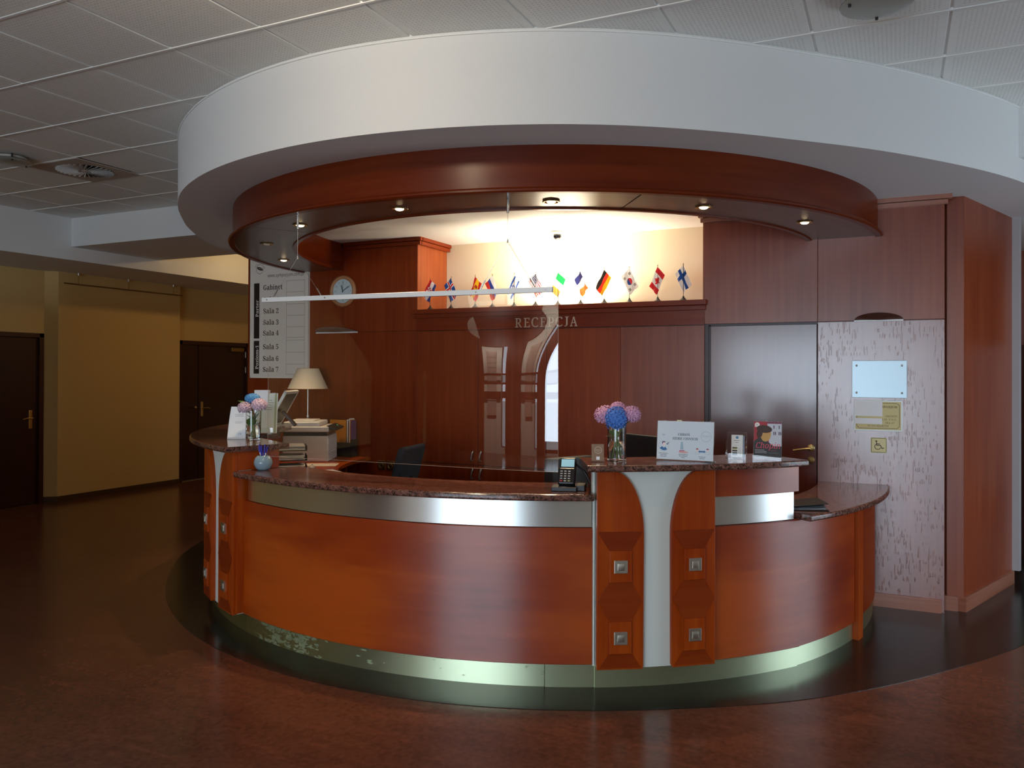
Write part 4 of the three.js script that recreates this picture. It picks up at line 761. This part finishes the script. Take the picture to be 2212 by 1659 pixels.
// --- things on the right high counter ---
const lean = (g, a, y = 0, z = 0) => { g.rotateX(-a); g.translate(0, y, z); return g; };
{
  const Y0 = 1.144;
  const s = thing('small_card_stand', 'small brown card in a clear stand beside the vase', 'card', [-1.383, Y0, -3.90], 0.42);
  part(s, 'stand', merge([lean(bx(-0.033, 0.033, 0, 0.09, -0.002, 0.002), 0.12, 0.002, 0), bx(-0.033, 0.033, 0, 0.003, -0.02, 0.03), bx(-0.033, 0.033, 0, 0.010, 0.027, 0.03)]), mat.clear);
  part(s, 'card', lean(bx(-0.031, 0.031, 0.004, 0.088, 0.0022, 0.0032), 0.12, 0.002, 0), std(0.27, 0.165, 0.105, 0.6));
  part(s, 'printed_face', lean(plane(0.062, 0.084).translate(0, 0.046, 0.0036), 0.12, 0.002, 0), printed(186, 252, (x) => { x.fillStyle = '#8e7158'; x.fillRect(0, 0, 186, 252); x.strokeStyle = x.fillStyle = '#d8c9b6'; x.lineWidth = 5; x.beginPath(); x.arc(98, 92, 52, 0, 7); x.stroke(); x.lineWidth = 4; for (let k = 0; k < 5; k++) { x.beginPath(); x.moveTo(66 + k * 15, 80); x.lineTo(66 + k * 15, 104); x.stroke(); } x.fillRect(78, 118, 40, 4); x.fillStyle = '#f2f2f2'; x.fillRect(70, 190, 52, 48); }));
  const w = thing('hygiene_notice', 'white hygiene notice in a clear stand on the high counter', 'notice', [-0.988, Y0, -4.105], 0.02);
  part(w, 'stand', merge([lean(bx(-0.148, 0.148, 0, 0.206, -0.003, 0), 0.14, 0.004, -0.004), bx(-0.148, 0.148, 0, 0.004, -0.07, 0.03)]), mat.clear);
  part(w, 'sheet', lean(bx(-0.145, 0.145, 0.005, 0.203, 0.0005, 0.0012), 0.14, 0.004, -0.004), mat.paper);
  part(w, 'printed_face', lean(plane(0.288, 0.196).translate(0, 0.104, 0.0016), 0.14, 0.004, -0.004), printed(880, 600, (x, W, Hc) => {
    x.fillStyle = '#d3dee8'; x.fillRect(0, 0, W, Hc); x.fillStyle = '#2c3850'; x.textAlign = 'center'; x.textBaseline = 'middle'; x.font = 'bold 52px serif'; x.fillText('CHROŃ', 420, 206, 190); x.fillText('SIEBIE I INNYCH', 440, 270, 400);
    x.strokeStyle = '#97a2ad'; x.lineWidth = 4; x.beginPath(); x.arc(768, 226, 78, 0, 7); x.stroke(); for (let k = 0; k < 6; k++) { x.beginPath(); x.moveTo(718 + k * 20, 205); x.lineTo(718 + k * 20, 240); x.stroke(); }
    x.fillStyle = '#b7c0c8'; x.beginPath(); x.arc(96, 205, 26, 0, Math.PI); x.fill();
    x.strokeStyle = '#aab6c2'; x.beginPath(); x.arc(105, 395, 82, 0, 7); x.stroke(); x.fillStyle = '#2a6aa4'; x.beginPath(); x.moveTo(40, 430); x.lineTo(78, 400); x.lineTo(110, 425); x.lineTo(130, 405); x.lineTo(160, 445); x.quadraticCurveTo(110, 490, 40, 430); x.fill(); x.fillStyle = '#efdcdc'; x.beginPath(); x.ellipse(108, 365, 24, 34, 0, 0, 7); x.fill(); x.fillStyle = '#30335c'; x.beginPath(); x.ellipse(104, 338, 28, 18, 0, Math.PI, 0); x.fill(); x.fillRect(78, 334, 14, 26); x.strokeStyle = '#30405c'; x.lineWidth = 9; x.beginPath(); x.moveTo(148, 350); x.lineTo(163, 368); x.lineTo(188, 330); x.stroke();
    x.fillStyle = '#9db9ca'; x.beginPath(); x.moveTo(378, 318); x.lineTo(406, 318); x.lineTo(422, 440); x.lineTo(368, 440); x.fill(); x.fillStyle = '#b95786'; x.fillRect(356, 452, 84, 22); x.fillStyle = '#dba8a6'; x.beginPath(); x.ellipse(420, 482, 78, 17, 0, 0, 7); x.fill();
    x.fillStyle = '#2d68a2'; x.fillRect(672, 450, 74, 22); for (const d of [-1, 1]) { x.beginPath(); x.moveTo(709 + d * 58, 461); x.lineTo(709 + d * 32, 440); x.lineTo(709 + d * 32, 482); x.fill(); } for (const q of [635, 795]) { x.fillStyle = '#a33a58'; x.beginPath(); x.arc(q, 430, 20, Math.PI, 0); x.fill(); x.fillStyle = '#e8d3d0'; x.fillRect(q - 15, 430, 30, 30); x.strokeStyle = '#a9b4be'; x.lineWidth = 3; x.strokeRect(q - 34, 470, 68, 28); }
    x.fillStyle = '#39445a'; x.font = 'bold 21px serif'; [['Obowiązkowa', 105, 508], ['maseczka', 105, 532], ['ochronna', 105, 556], ['Obowiązkowa', 420, 518], ['dezynfekcja', 420, 542], ['dłoni', 420, 566], ['Zachowaj', 715, 544], ['dystans', 715, 568]].forEach((q) => x.fillText(...q));
  }));
  part(w, 'clip', lean(bx(-0.045, -0.02, 0.203, 0.21, -0.004, 0.003, false, 0.001), 0.14, 0.004, -0.004), std(0.7, 0.68, 0.45), 'pale clip');
  const c = thing('card_holder', 'clear card holder with small white cards', 'card holder', [-0.775, Y0, -4.42], 0.05);
  part(c, 'holder', merge([bx(-0.06, 0.045, 0, 0.003, -0.035, 0.03), lean(bx(-0.06, 0.045, 0, 0.135, -0.003, 0), 0.12, 0.003, -0.02), bx(-0.06, -0.057, 0, 0.09, -0.03, 0.02), bx(0.042, 0.045, 0, 0.09, -0.03, 0.02), bx(-0.06, 0.045, 0.0, 0.028, 0.027, 0.03)]), mat.clear);
  part(c, 'card_stack', lean(bx(-0.03, 0.036, 0.004, 0.118, -0.012, 0.0), 0.1, 0.003, 0.012), mat.navy, 'dark blue cards behind');
  part(c, 'front_card', lean(bx(-0.032, 0.027, 0.004, 0.122, 0.0, 0.001), 0.1, 0.003, 0.016), mat.paper);
  part(c, 'printed_face', lean(plane(0.058, 0.116).translate(-0.0025, 0.063, 0.0016), 0.1, 0.003, 0.016), printed(174, 348, (x) => { x.fillStyle = '#e4e4e0'; x.fillRect(0, 0, 174, 348); x.fillStyle = '#3d83a8'; x.beginPath(); x.arc(88, 38, 22, 0, 7); x.fill(); strokes(x, 36, 84, 100, 1, 22, '#333'); strokes(x, 58, 114, 60, 1, 20, '#444'); strokes(x, 50, 160, 80, 1, 12, '#aaa'); x.fillStyle = '#55501f'; x.fillRect(14, 192, 78, 24); x.fillStyle = '#cfc9a0'; x.fillRect(14, 216, 78, 24); x.fillStyle = '#23272a'; x.fillRect(14, 240, 78, 22); x.fillRect(14, 276, 78, 44); strokes(x, 102, 196, 50, 9, 14, '#aaa'); }));
  const h = thing('concert_leaflet', 'red and black concert leaflet with red script lettering in a clear stand', 'leaflet', [-0.628, Y0, -4.46], 0.06);
  part(h, 'stand', merge([lean(bx(-0.073, 0.073, 0, 0.198, -0.003, 0), 0.16, 0.003, -0.004), bx(-0.073, 0.073, 0, 0.003, -0.06, 0.03), bx(-0.073, 0.073, 0, 0.02, 0.027, 0.029)]), mat.clear);
  part(h, 'sheet', lean(bx(-0.071, 0.071, 0.004, 0.195, 0.0005, 0.0012), 0.16, 0.003, -0.004), mat.paper);
  part(h, 'printed_face', lean(plane(0.142, 0.19).translate(0, 0.10, 0.0016), 0.16, 0.003, -0.004), printed(426, 570, (x, W) => {
    x.fillStyle = '#a4242e'; x.fillRect(0, 0, W, 570); x.fillStyle = '#c6cbd6'; x.beginPath(); x.moveTo(205, 20); x.lineTo(W, 20); x.lineTo(W, 400); x.lineTo(240, 400); x.fill(); x.fillStyle = '#7a3a4e'; x.fillRect(205, 0, W, 32);
    x.fillStyle = '#5c4a58'; for (const [a, b] of [[300, 60], [380, 60], [300, 160], [325, 160], [380, 160], [405, 160]]) x.fillRect(a, b, 15, 52);
    x.fillStyle = '#e9e6e2'; x.beginPath(); x.arc(50, 52, 38, 0, 7); x.fill(); x.fillRect(14, 52, 72, 36); strokes(x, 28, 44, 40, 2, 14, '#555');
    x.fillStyle = '#232325'; x.beginPath(); x.moveTo(0, 330); x.quadraticCurveTo(60, 240, 150, 270); x.quadraticCurveTo(230, 330, 300, 390); x.lineTo(W, 390); x.lineTo(W, 570); x.lineTo(0, 570); x.fill();
    x.fillStyle = '#c79a55'; x.beginPath(); x.ellipse(185, 210, 78, 112, 0.12, 0, 7); x.fill(); x.fillStyle = '#3c1d12'; x.beginPath(); x.ellipse(160, 120, 120, 62, 0.1, 0, 7); x.fill(); x.beginPath(); x.ellipse(90, 190, 44, 80, 0.2, 0, 7); x.fill();
    x.fillStyle = '#d8455a'; x.font = 'italic 128px serif'; x.textBaseline = 'alphabetic'; x.fillText('Chopin', 22, 428, 385); x.font = 'italic 24px serif'; strokes(x, 265, 462, 110, 1, 18, '#b33a4c'); strokes(x, 24, 455, 180, 3, 22, '#b9b9bd'); strokes(x, 230, 494, 160, 2, 14, '#75757a');
  }));
}
// --- black folder on the side counter ---
{
  const f = thing('black_folder', 'open black leather bill folder on the low side counter', 'folder', [-0.455, 0.8365, -4.80], 0.35);
  part(f, 'cover', merge([bx(-0.12, 0.10, 0, 0.005, -0.16, 0.06, false, 0.002), (() => { const g = bx(-0.12, 0.10, 0, 0.004, -0.16, 0.06, false, 0.001); g.rotateZ(0.10); g.translate(-0.005, 0.03, 0.0); return g; })(), bx(-0.125, -0.112, 0, 0.032, -0.16, 0.06, false, 0.004)]), mat.black);
  for (const k of [0, 1, 2]) { const g = bx(-0.10, 0.085, 0, 0.0015, -0.14, 0.05); g.rotateZ(0.015 + 0.025 * k); g.translate(0, 0.008 + 0.006 * k, 0); part(f, 'page', g, k ? std(0.16, 0.18, 0.20, 0.5) : mat.paper); }
}
// --- behind the desk: printer, trays, lamp, files, papers, chair, monitors ---
{
  const p = thing('printer', 'off-white multifunction laser printer on the inner desk', 'printer', [-4.70, 0.8205, -5.665], 117.6 * DEG);
  part(p, 'body', bx(-0.205, 0.205, 0, 0.225, -0.195, 0.195, false, 0.012), mat.offWhite);
  part(p, 'dark_band', bx(-0.198, 0.198, 0.222, 0.262, -0.19, 0.185, false, 0.006), mat.navy, 'dark blue band');
  part(p, 'scanner', bx(-0.212, 0.212, 0.258, 0.305, -0.2, 0.2, false, 0.01), mat.offWhite);
  part(p, 'feeder', bx(-0.20, 0.18, 0.303, 0.345, -0.19, 0.12, false, 0.012), mat.offWhite); part(p, 'feeder_cover', bx(-0.13, 0.13, 0.343, 0.356, -0.15, 0.06, false, 0.006), mat.offWhite);
  const cp = bx(-0.2, 0.2, 0, 0.02, -0.01, 0.075, false, 0.004); cp.rotateX(0.35); cp.translate(0, 0.292, 0.185); part(p, 'control_panel', cp, mat.black, 'black control panel');
  const led = bx(0.08, 0.10, 0, 0.002, 0, 0.012); led.rotateX(0.35); led.translate(0, 0.302, 0.215); part(p, 'status_light', led, M({ color: rgb(0.02, 0.2, 0.05), emissive: rgb(0.05, 0.6, 0.15), emissiveIntensity: 1 }), 'green status light');
  for (const [y0, y1] of [[0.008, 0.082], [0.088, 0.145], [0.15, 0.2]]) part(p, 'drawer', bx(-0.195, 0.195, y0, y1, 0.19, 0.199, false, 0.003), std(0.60, 0.60, 0.60, 0.5));
  part(p, 'tray_grip', bx(0.2, 0.208, 0.0, 0.014, -0.06, 0.06), std(0.2, 0.18, 0.16, 0.6));
  const t = thing('letter_trays', 'stack of black letter trays full of papers beside the printer', 'tray', [-3.985, 0.8205, -4.575], 0.75);
  part(t, 'bin', (() => { const l = []; for (let k = 0; k < 4; k++) l.push(bx(-0.12, 0.12, k * 0.07, k * 0.07 + 0.006, -0.1, 0.1), bx(-0.12, -0.114, k * 0.07, k * 0.07 + 0.035, -0.1, 0.1), bx(0.114, 0.12, k * 0.07, k * 0.07 + 0.035, -0.1, 0.1)); return merge(l); })(), mat.black);
  for (let k = 0; k < 4; k++) for (let q = 0; q < 3; q++) { const g = bx(-0.1, 0.1, 0, 0.005 + 0.004 * rnd(), -0.1, 0.105 + 0.01 * rnd()); g.rotateY((rnd() - 0.5) * 0.12); g.translate(0, 0.008 + k * 0.07 + q * 0.011, 0); part(t, 'paper_sheaf', g, q === 1 ? std(0.45, 0.44, 0.42) : std(0.55, 0.50, 0.44)); }
  const l = thing('table_lamp', 'table lamp with cream conical shade behind the printer', 'lamp', [-4.93, 0.8205, -5.905]);
  part(l, 'base', lathe([[0, 0], [0.06, 0], [0.06, 0.008], [0.03, 0.016], [0.012, 0.03], [0, 0.03]], 32), mat.brass); part(l, 'pole', lathe([[0, 0.02], [0.006, 0.02], [0.006, 0.34], [0.013, 0.35], [0.013, 0.372], [0.006, 0.382], [0.006, 0.66], [0, 0.66]], 16), mat.nickel);
  part(l, 'lamp_shade', lathe([[0.182, 0.622], [0.098, 0.808], [0.0965, 0.808], [0.1805, 0.622], [0.182, 0.622]], 56), mat.shade, 'cream fabric shade'); part(l, 'shade_rim', merge([new THREE.TorusGeometry(0.182, 0.002, 6, 56).rotateX(Math.PI / 2).translate(0, 0.622, 0), new THREE.TorusGeometry(0.098, 0.002, 6, 48).rotateX(Math.PI / 2).translate(0, 0.808, 0)]), std(0.5, 0.36, 0.2)); part(l, 'bulb', new THREE.SphereGeometry(0.028, 16, 12).translate(0, 0.69, 0), mat.paper);
  const r = thing('magazine_file', 'black magazine file with folders behind the printer', 'file rack', [-4.615, 0.8205, -6.03]);
  part(r, 'file_box', merge([bx(-0.14, 0.115, 0, 0.16, -0.055, -0.05), bx(-0.14, 0.115, 0, 0.13, 0.04, 0.045), bx(-0.14, -0.135, 0, 0.16, -0.055, 0.045), bx(0.11, 0.115, 0, 0.16, -0.055, 0.045), bx(-0.14, 0.115, 0, 0.004, -0.055, 0.045)]), mat.black);
  [['orange folder in front', mat.orange, 0.33, -0.13, 0.05], ['white folder', mat.paper, 0.335, 0.055, 0.066], ['maroon folder', std(0.12, 0.02, 0.03), 0.325, 0.068, 0.076], ['white folder', mat.paper, 0.345, 0.079, 0.086], ['orange folder', mat.orange, 0.335, 0.088, 0.095], ['purple folder', std(0.14, 0.05, 0.14), 0.33, 0.097, 0.107]].forEach(([n, m, h, a, b], i) => {
    const f = new THREE.Mesh(i ? bx(0, b - a, 0, h, 0, 0.07) : bx(0, b - a, 0, h, 0, 0.006), m); f.name = numbered('folder'); f.position.set(-4.615 + a, 0.826, -6.03 + (i ? -0.045 : 0.028)); scene.add(f);
    tag(f, ['wide orange folder at the front of the black magazine file', 'white folder next to the wide orange folder', 'maroon folder in the black magazine file', 'white folder between the maroon and the thin orange folder', 'thin orange folder in the black magazine file', 'purple folder at the end of the black magazine file'][i], 'folder');
  });
  const sheet = (w, d, x, y, z, a, lab, m = mat.paper) => { const g = new THREE.Mesh(bx(-w / 2, w / 2, 0, 0.0012, -d / 2, d / 2), m); g.name = numbered('paper_sheet'); g.position.set(x, y, z); g.rotation.y = a; scene.add(g); tag(g, lab, 'paper'); };
  sheet(0.3, 0.21, -4.36, 0.8205, -5.37, 0.5, 'cream sheet of paper in front of the printer', std(0.62, 0.52, 0.42, 0.8));
  sheet(0.11, 0.20, -4.06, 0.8205, -5.03, 1.2, 'narrow white slip of paper on the inner desk edge'); sheet(0.10, 0.20, -3.99, 0.8225, -5.06, 1.05, 'white slip of paper lying crosswise on another slip');
  const g = thing('computer_mouse', 'pale computer mouse on the inner desk in front of the printer', 'mouse', [-4.27, 0.8208, -5.17], 0.6); const mg = new THREE.SphereGeometry(0.05, 24, 14, 0, Math.PI * 2, 0, Math.PI / 2); mg.scale(0.62, 0.5, 1); part(g, 'shell', mg, std(0.5, 0.45, 0.40, 0.35)); part(g, 'wheel', rod([-0.004, 0.022, -0.024], [0.004, 0.022, -0.024], 0.007, 10), mat.black);
}
function chair(x, z, turn, lab) {
  const c = thing('office_chair', lab, 'chair', [x, 0, z], turn);
  const P = new RoundedBoxGeometry(0.44, 0.52, 0.06, 4, 0.028), p = P.attributes.position; for (let i = 0; i < p.count; i++) { const X = p.getX(i), y = p.getY(i); p.setX(i, X * (1 - 0.10 * (y + 0.26))); p.setZ(i, p.getZ(i) + 0.35 * X * X - 0.26 * y); } P.computeVertexNormals(); P.translate(0, 0.775, -0.24);
  part(c, 'backrest', P, mat.fabric); part(c, 'seat', new RoundedBoxGeometry(0.48, 0.08, 0.46, 4, 0.035).translate(0, 0.47, 0), mat.fabric);
  part(c, 'back_frame', tube([[0, 0.43, -0.1], [0, 0.44, -0.27], [0, 0.6, -0.30], [0, 0.8, -0.29]], 0.016), mat.black);
  for (const s of [-1, 1]) part(c, 'armrest', tube([[s * 0.24, 0.45, 0], [s * 0.28, 0.5, 0.02], [s * 0.28, 0.66, 0.03], [s * 0.28, 0.68, -0.02], [s * 0.28, 0.68, -0.14]], 0.013), mat.black);
  part(c, 'gas_lift', rod([0, 0.08, 0], [0, 0.44, 0], 0.025, 14), mat.chrome);
  for (let k = 0; k < 5; k++) { const a = k * Math.PI * 0.4, q = part(c, 'leg', tube([[0, 0.10, 0], [0.15 * Math.cos(a), 0.09, 0.15 * Math.sin(a)], [0.3 * Math.cos(a), 0.066, 0.3 * Math.sin(a)]], 0.016), mat.black); part(q, 'castor', new THREE.TorusGeometry(0.02, 0.01, 8, 16).translate(0.3 * Math.cos(a), 0.03, 0.3 * Math.sin(a)), mat.black); }
}
chair(-3.66, -5.22, 4.85, 'black office chair standing before the cherry cabinet');
{
  const m = thing('computer_monitor', 'black computer monitor seen from behind, past the white notice', 'monitor', [-1.40, 0.7805, -4.84], -0.55);
  part(m, 'screen_housing', bx(-0.20, 0.20, 0.13, 0.435, -0.02, 0.02, false, 0.008), mat.black); part(m, 'stand_neck', bx(-0.03, 0.03, 0.01, 0.2, -0.05, -0.02, false, 0.006), mat.black); part(m, 'stand_foot', bx(-0.11, 0.11, 0, 0.012, -0.1, 0.08, false, 0.005), mat.black);
  const d = thing('inner_desk', 'dark inner desk behind the high counter with the notice', 'desk', onArc(2.1, 40)); partW(d, 'desktop', sweep(rect(1.62, 2.34, 0.752, 0.78, 0.003), 16, 53), mat.darkVeneer); for (const t of [17, 52]) partW(d, 'leg_panel', sweep(rect(1.7, 2.32, 0, 0.752), t, t + 0.8, { n: 1 }), mat.darkVeneer);
  const k = thing('computer_tower', 'grey-black slim computer standing behind the card terminal', 'computer', [-1.80, 0.7805, -4.58], -0.45); part(k, 'case', bx(-0.04, 0.04, 0, 0.305, -0.17, 0.17, false, 0.006), std(0.022, 0.030, 0.032, 0.4)); part(k, 'front_bezel', bx(-0.038, 0.038, 0.004, 0.30, 0.17, 0.178, false, 0.003), mat.black); part(k, 'lower_grille', bx(-0.03, 0.03, 0.02, 0.12, 0.178, 0.18), mat.blackGloss);
}
// --- ceiling fittings ---
{
  const d = thing('swirl_diffuser', 'square ceiling air diffuser with a ring of swirl blades', 'air vent', [-6.082, H - 0.002, -4.475]);
  const S = new THREE.Shape([[-0.297, -0.297], [0.297, -0.297], [0.297, 0.297], [-0.297, 0.297]].map((q) => new THREE.Vector2(...q))), hole = new THREE.Path(); hole.absarc(0, 0, 0.222, 0, Math.PI * 2, true); S.holes.push(hole);
  const pl = new THREE.ExtrudeGeometry(S, { depth: 0.006, bevelEnabled: false, curveSegments: 36 }); pl.rotateX(-Math.PI / 2); part(d, 'face_plate', pl, std(0.46, 0.40, 0.35, 0.6));
  part(d, 'duct', new THREE.CircleGeometry(0.225, 40).rotateX(Math.PI / 2).translate(0, 0.028, 0), mat.black, 'dark duct opening');
  for (let k = 0; k < 32; k++) { const g = bx(0.05, 0.218, 0, 0.002, -0.014, 0.014); g.rotateX(0.75); g.rotateY(k * Math.PI / 16); part(d, 'blade', g, std(0.62, 0.62, 0.60, 0.5)); }
  part(d, 'hub', lathe([[0, -0.002], [0.045, 0], [0.055, 0.008], [0, 0.01]], 28), std(0.62, 0.62, 0.60, 0.5));
}
function discLamp(x, z, lab, lit) {
  const d = thing('ceiling_lamp', lab, 'ceiling lamp', [x, H - 0.003, z]);
  part(d, 'base', lathe([[0, 0], [0.11, 0], [0.105, -0.018], [0.09, -0.022], [0, -0.022]], 40), std(0.5, 0.47, 0.42, 0.4));
  part(d, 'glass_disc', lathe([[0, -0.052], [0.10, -0.050], [0.15, -0.040], [0.152, -0.036], [0.10, -0.045], [0, -0.047]], 48), lit ? M({ color: rgb(0.9, 0.85, 0.7), emissive: rgb(1, 0.80, 0.55), emissiveIntensity: 4 }) : std(0.36, 0.37, 0.33, 0.25), lit ? 'glowing glass disc' : 'frosted glass disc');
  for (let k = 0; k < 3; k++) { const a = k * 2.094 + 0.5; part(d, 'stud', rod([0.125 * Math.cos(a), -0.056, 0.125 * Math.sin(a)], [0.125 * Math.cos(a), 0, 0.125 * Math.sin(a)], 0.007, 10), mat.black); }
  if (lit) { const l = new THREE.PointLight(rgb(1, 0.80, 0.56), lit, 0, 2); l.position.set(x, H - 0.10, z); l.castShadow = true; l.shadow.radius = 4; l.name = 'ceiling_lamp_glow'; scene.add(l); }
}
discLamp(-0.085, -3.86, 'unlit round ceiling lamp above the white notice', 0);
discLamp(-6.2, -3.93, 'unlit round ceiling lamp beside the swirl diffuser', 0);
for (const [x, lab] of [[-5.95, 'added wall washer spotlight lighting the first stone blocks on the street wall'], [-4.4, 'added wall washer spotlight lighting the second stone blocks on the street wall']]) {
  const d = thing('added_washer', lab, 'spotlight', [x, H, 5.6]);  // unseen spotlight, added to brighten the street wall reflected in the acrylic
  part(d, 'mount', lathe([[0, 0.004], [0.05, 0], [0.05, -0.012], [0, -0.014]], 24), mat.rail);
  const c = lathe([[0, 0.07], [0.035, 0.07], [0.045, -0.05], [0.04, -0.05], [0.03, 0.06], [0, 0.06]], 24); c.rotateX(-0.9); c.translate(0, -0.085, 0.01); part(d, 'lamp_head', c, mat.rail);
  const b = new THREE.SphereGeometry(0.026, 16, 10); b.translate(0, -0.108, 0.04); part(d, 'bulb', b, M({ color: rgb(0.9, 0.9, 0.9), emissive: rgb(1, 0.96, 0.90), emissiveIntensity: 6 }), 'glowing bulb');
  const s = new THREE.SpotLight(rgb(0.98, 0.97, 0.95), 36, 0, 60 * DEG, 0.6, 2); s.position.set(x, H - 0.14, 5.68); s.target.position.set(x, 1.2, 7.0); s.castShadow = true; s.name = 'added_washer_beam'; scene.add(s, s.target);
}
discLamp(-2.1, -2.05, 'lit round ceiling lamp in front of the canopy', 3.4);
{ // recessed lamp in the passage
  const d = thing('passage_lamp', 'lit round lamp on the passage ceiling behind the beam', 'ceiling lamp', [-7.15, H + 0.03, -8.2]);
  part(d, 'base', lathe([[0, 0], [0.12, 0], [0.12, -0.02], [0, -0.02]], 32), mat.rail);
  part(d, 'lamp_glass', lathe([[0, -0.06], [0.07, -0.052], [0.11, -0.02], [0, -0.02]], 32), M({ color: rgb(0.9, 0.8, 0.6), emissive: rgb(1, 0.74, 0.40), emissiveIntensity: 5 }), 'glowing glass');
  const l = new THREE.PointLight(rgb(1, 0.66, 0.30), 3.0, 0, 2); l.position.set(-7.15, H - 0.045, -8.2); l.castShadow = true; l.shadow.radius = 3; l.name = 'passage_lamp_glow'; scene.add(l);
}
{ // brass picture rail
  const r = thing('picture_rail', 'thin brass hanging rail on three rods before the ochre wall', 'rail', [-9.17, 2.66, -7.37]);
  partW(r, 'rail', rod([-9.17, 2.67, -8.28], [-9.17, 2.67, -6.48], 0.008, 10), mat.dullBrass);
  for (const z of [-6.67, -7.39, -8.12]) { partW(r, 'hanger_rod', rod([-9.17, 2.67, z], [-9.17, 2.81, z], 0.004, 8), mat.dullBrass); partW(r, 'ceiling_cup', rod([-9.17, 2.78, z], [-9.17, 2.811, z], 0.016, 14), mat.nickel); }
}

scene.traverse((o) => { if (o.isMesh) { o.castShadow = true; o.receiveShadow = true; } });
renderer.render(scene, camera);
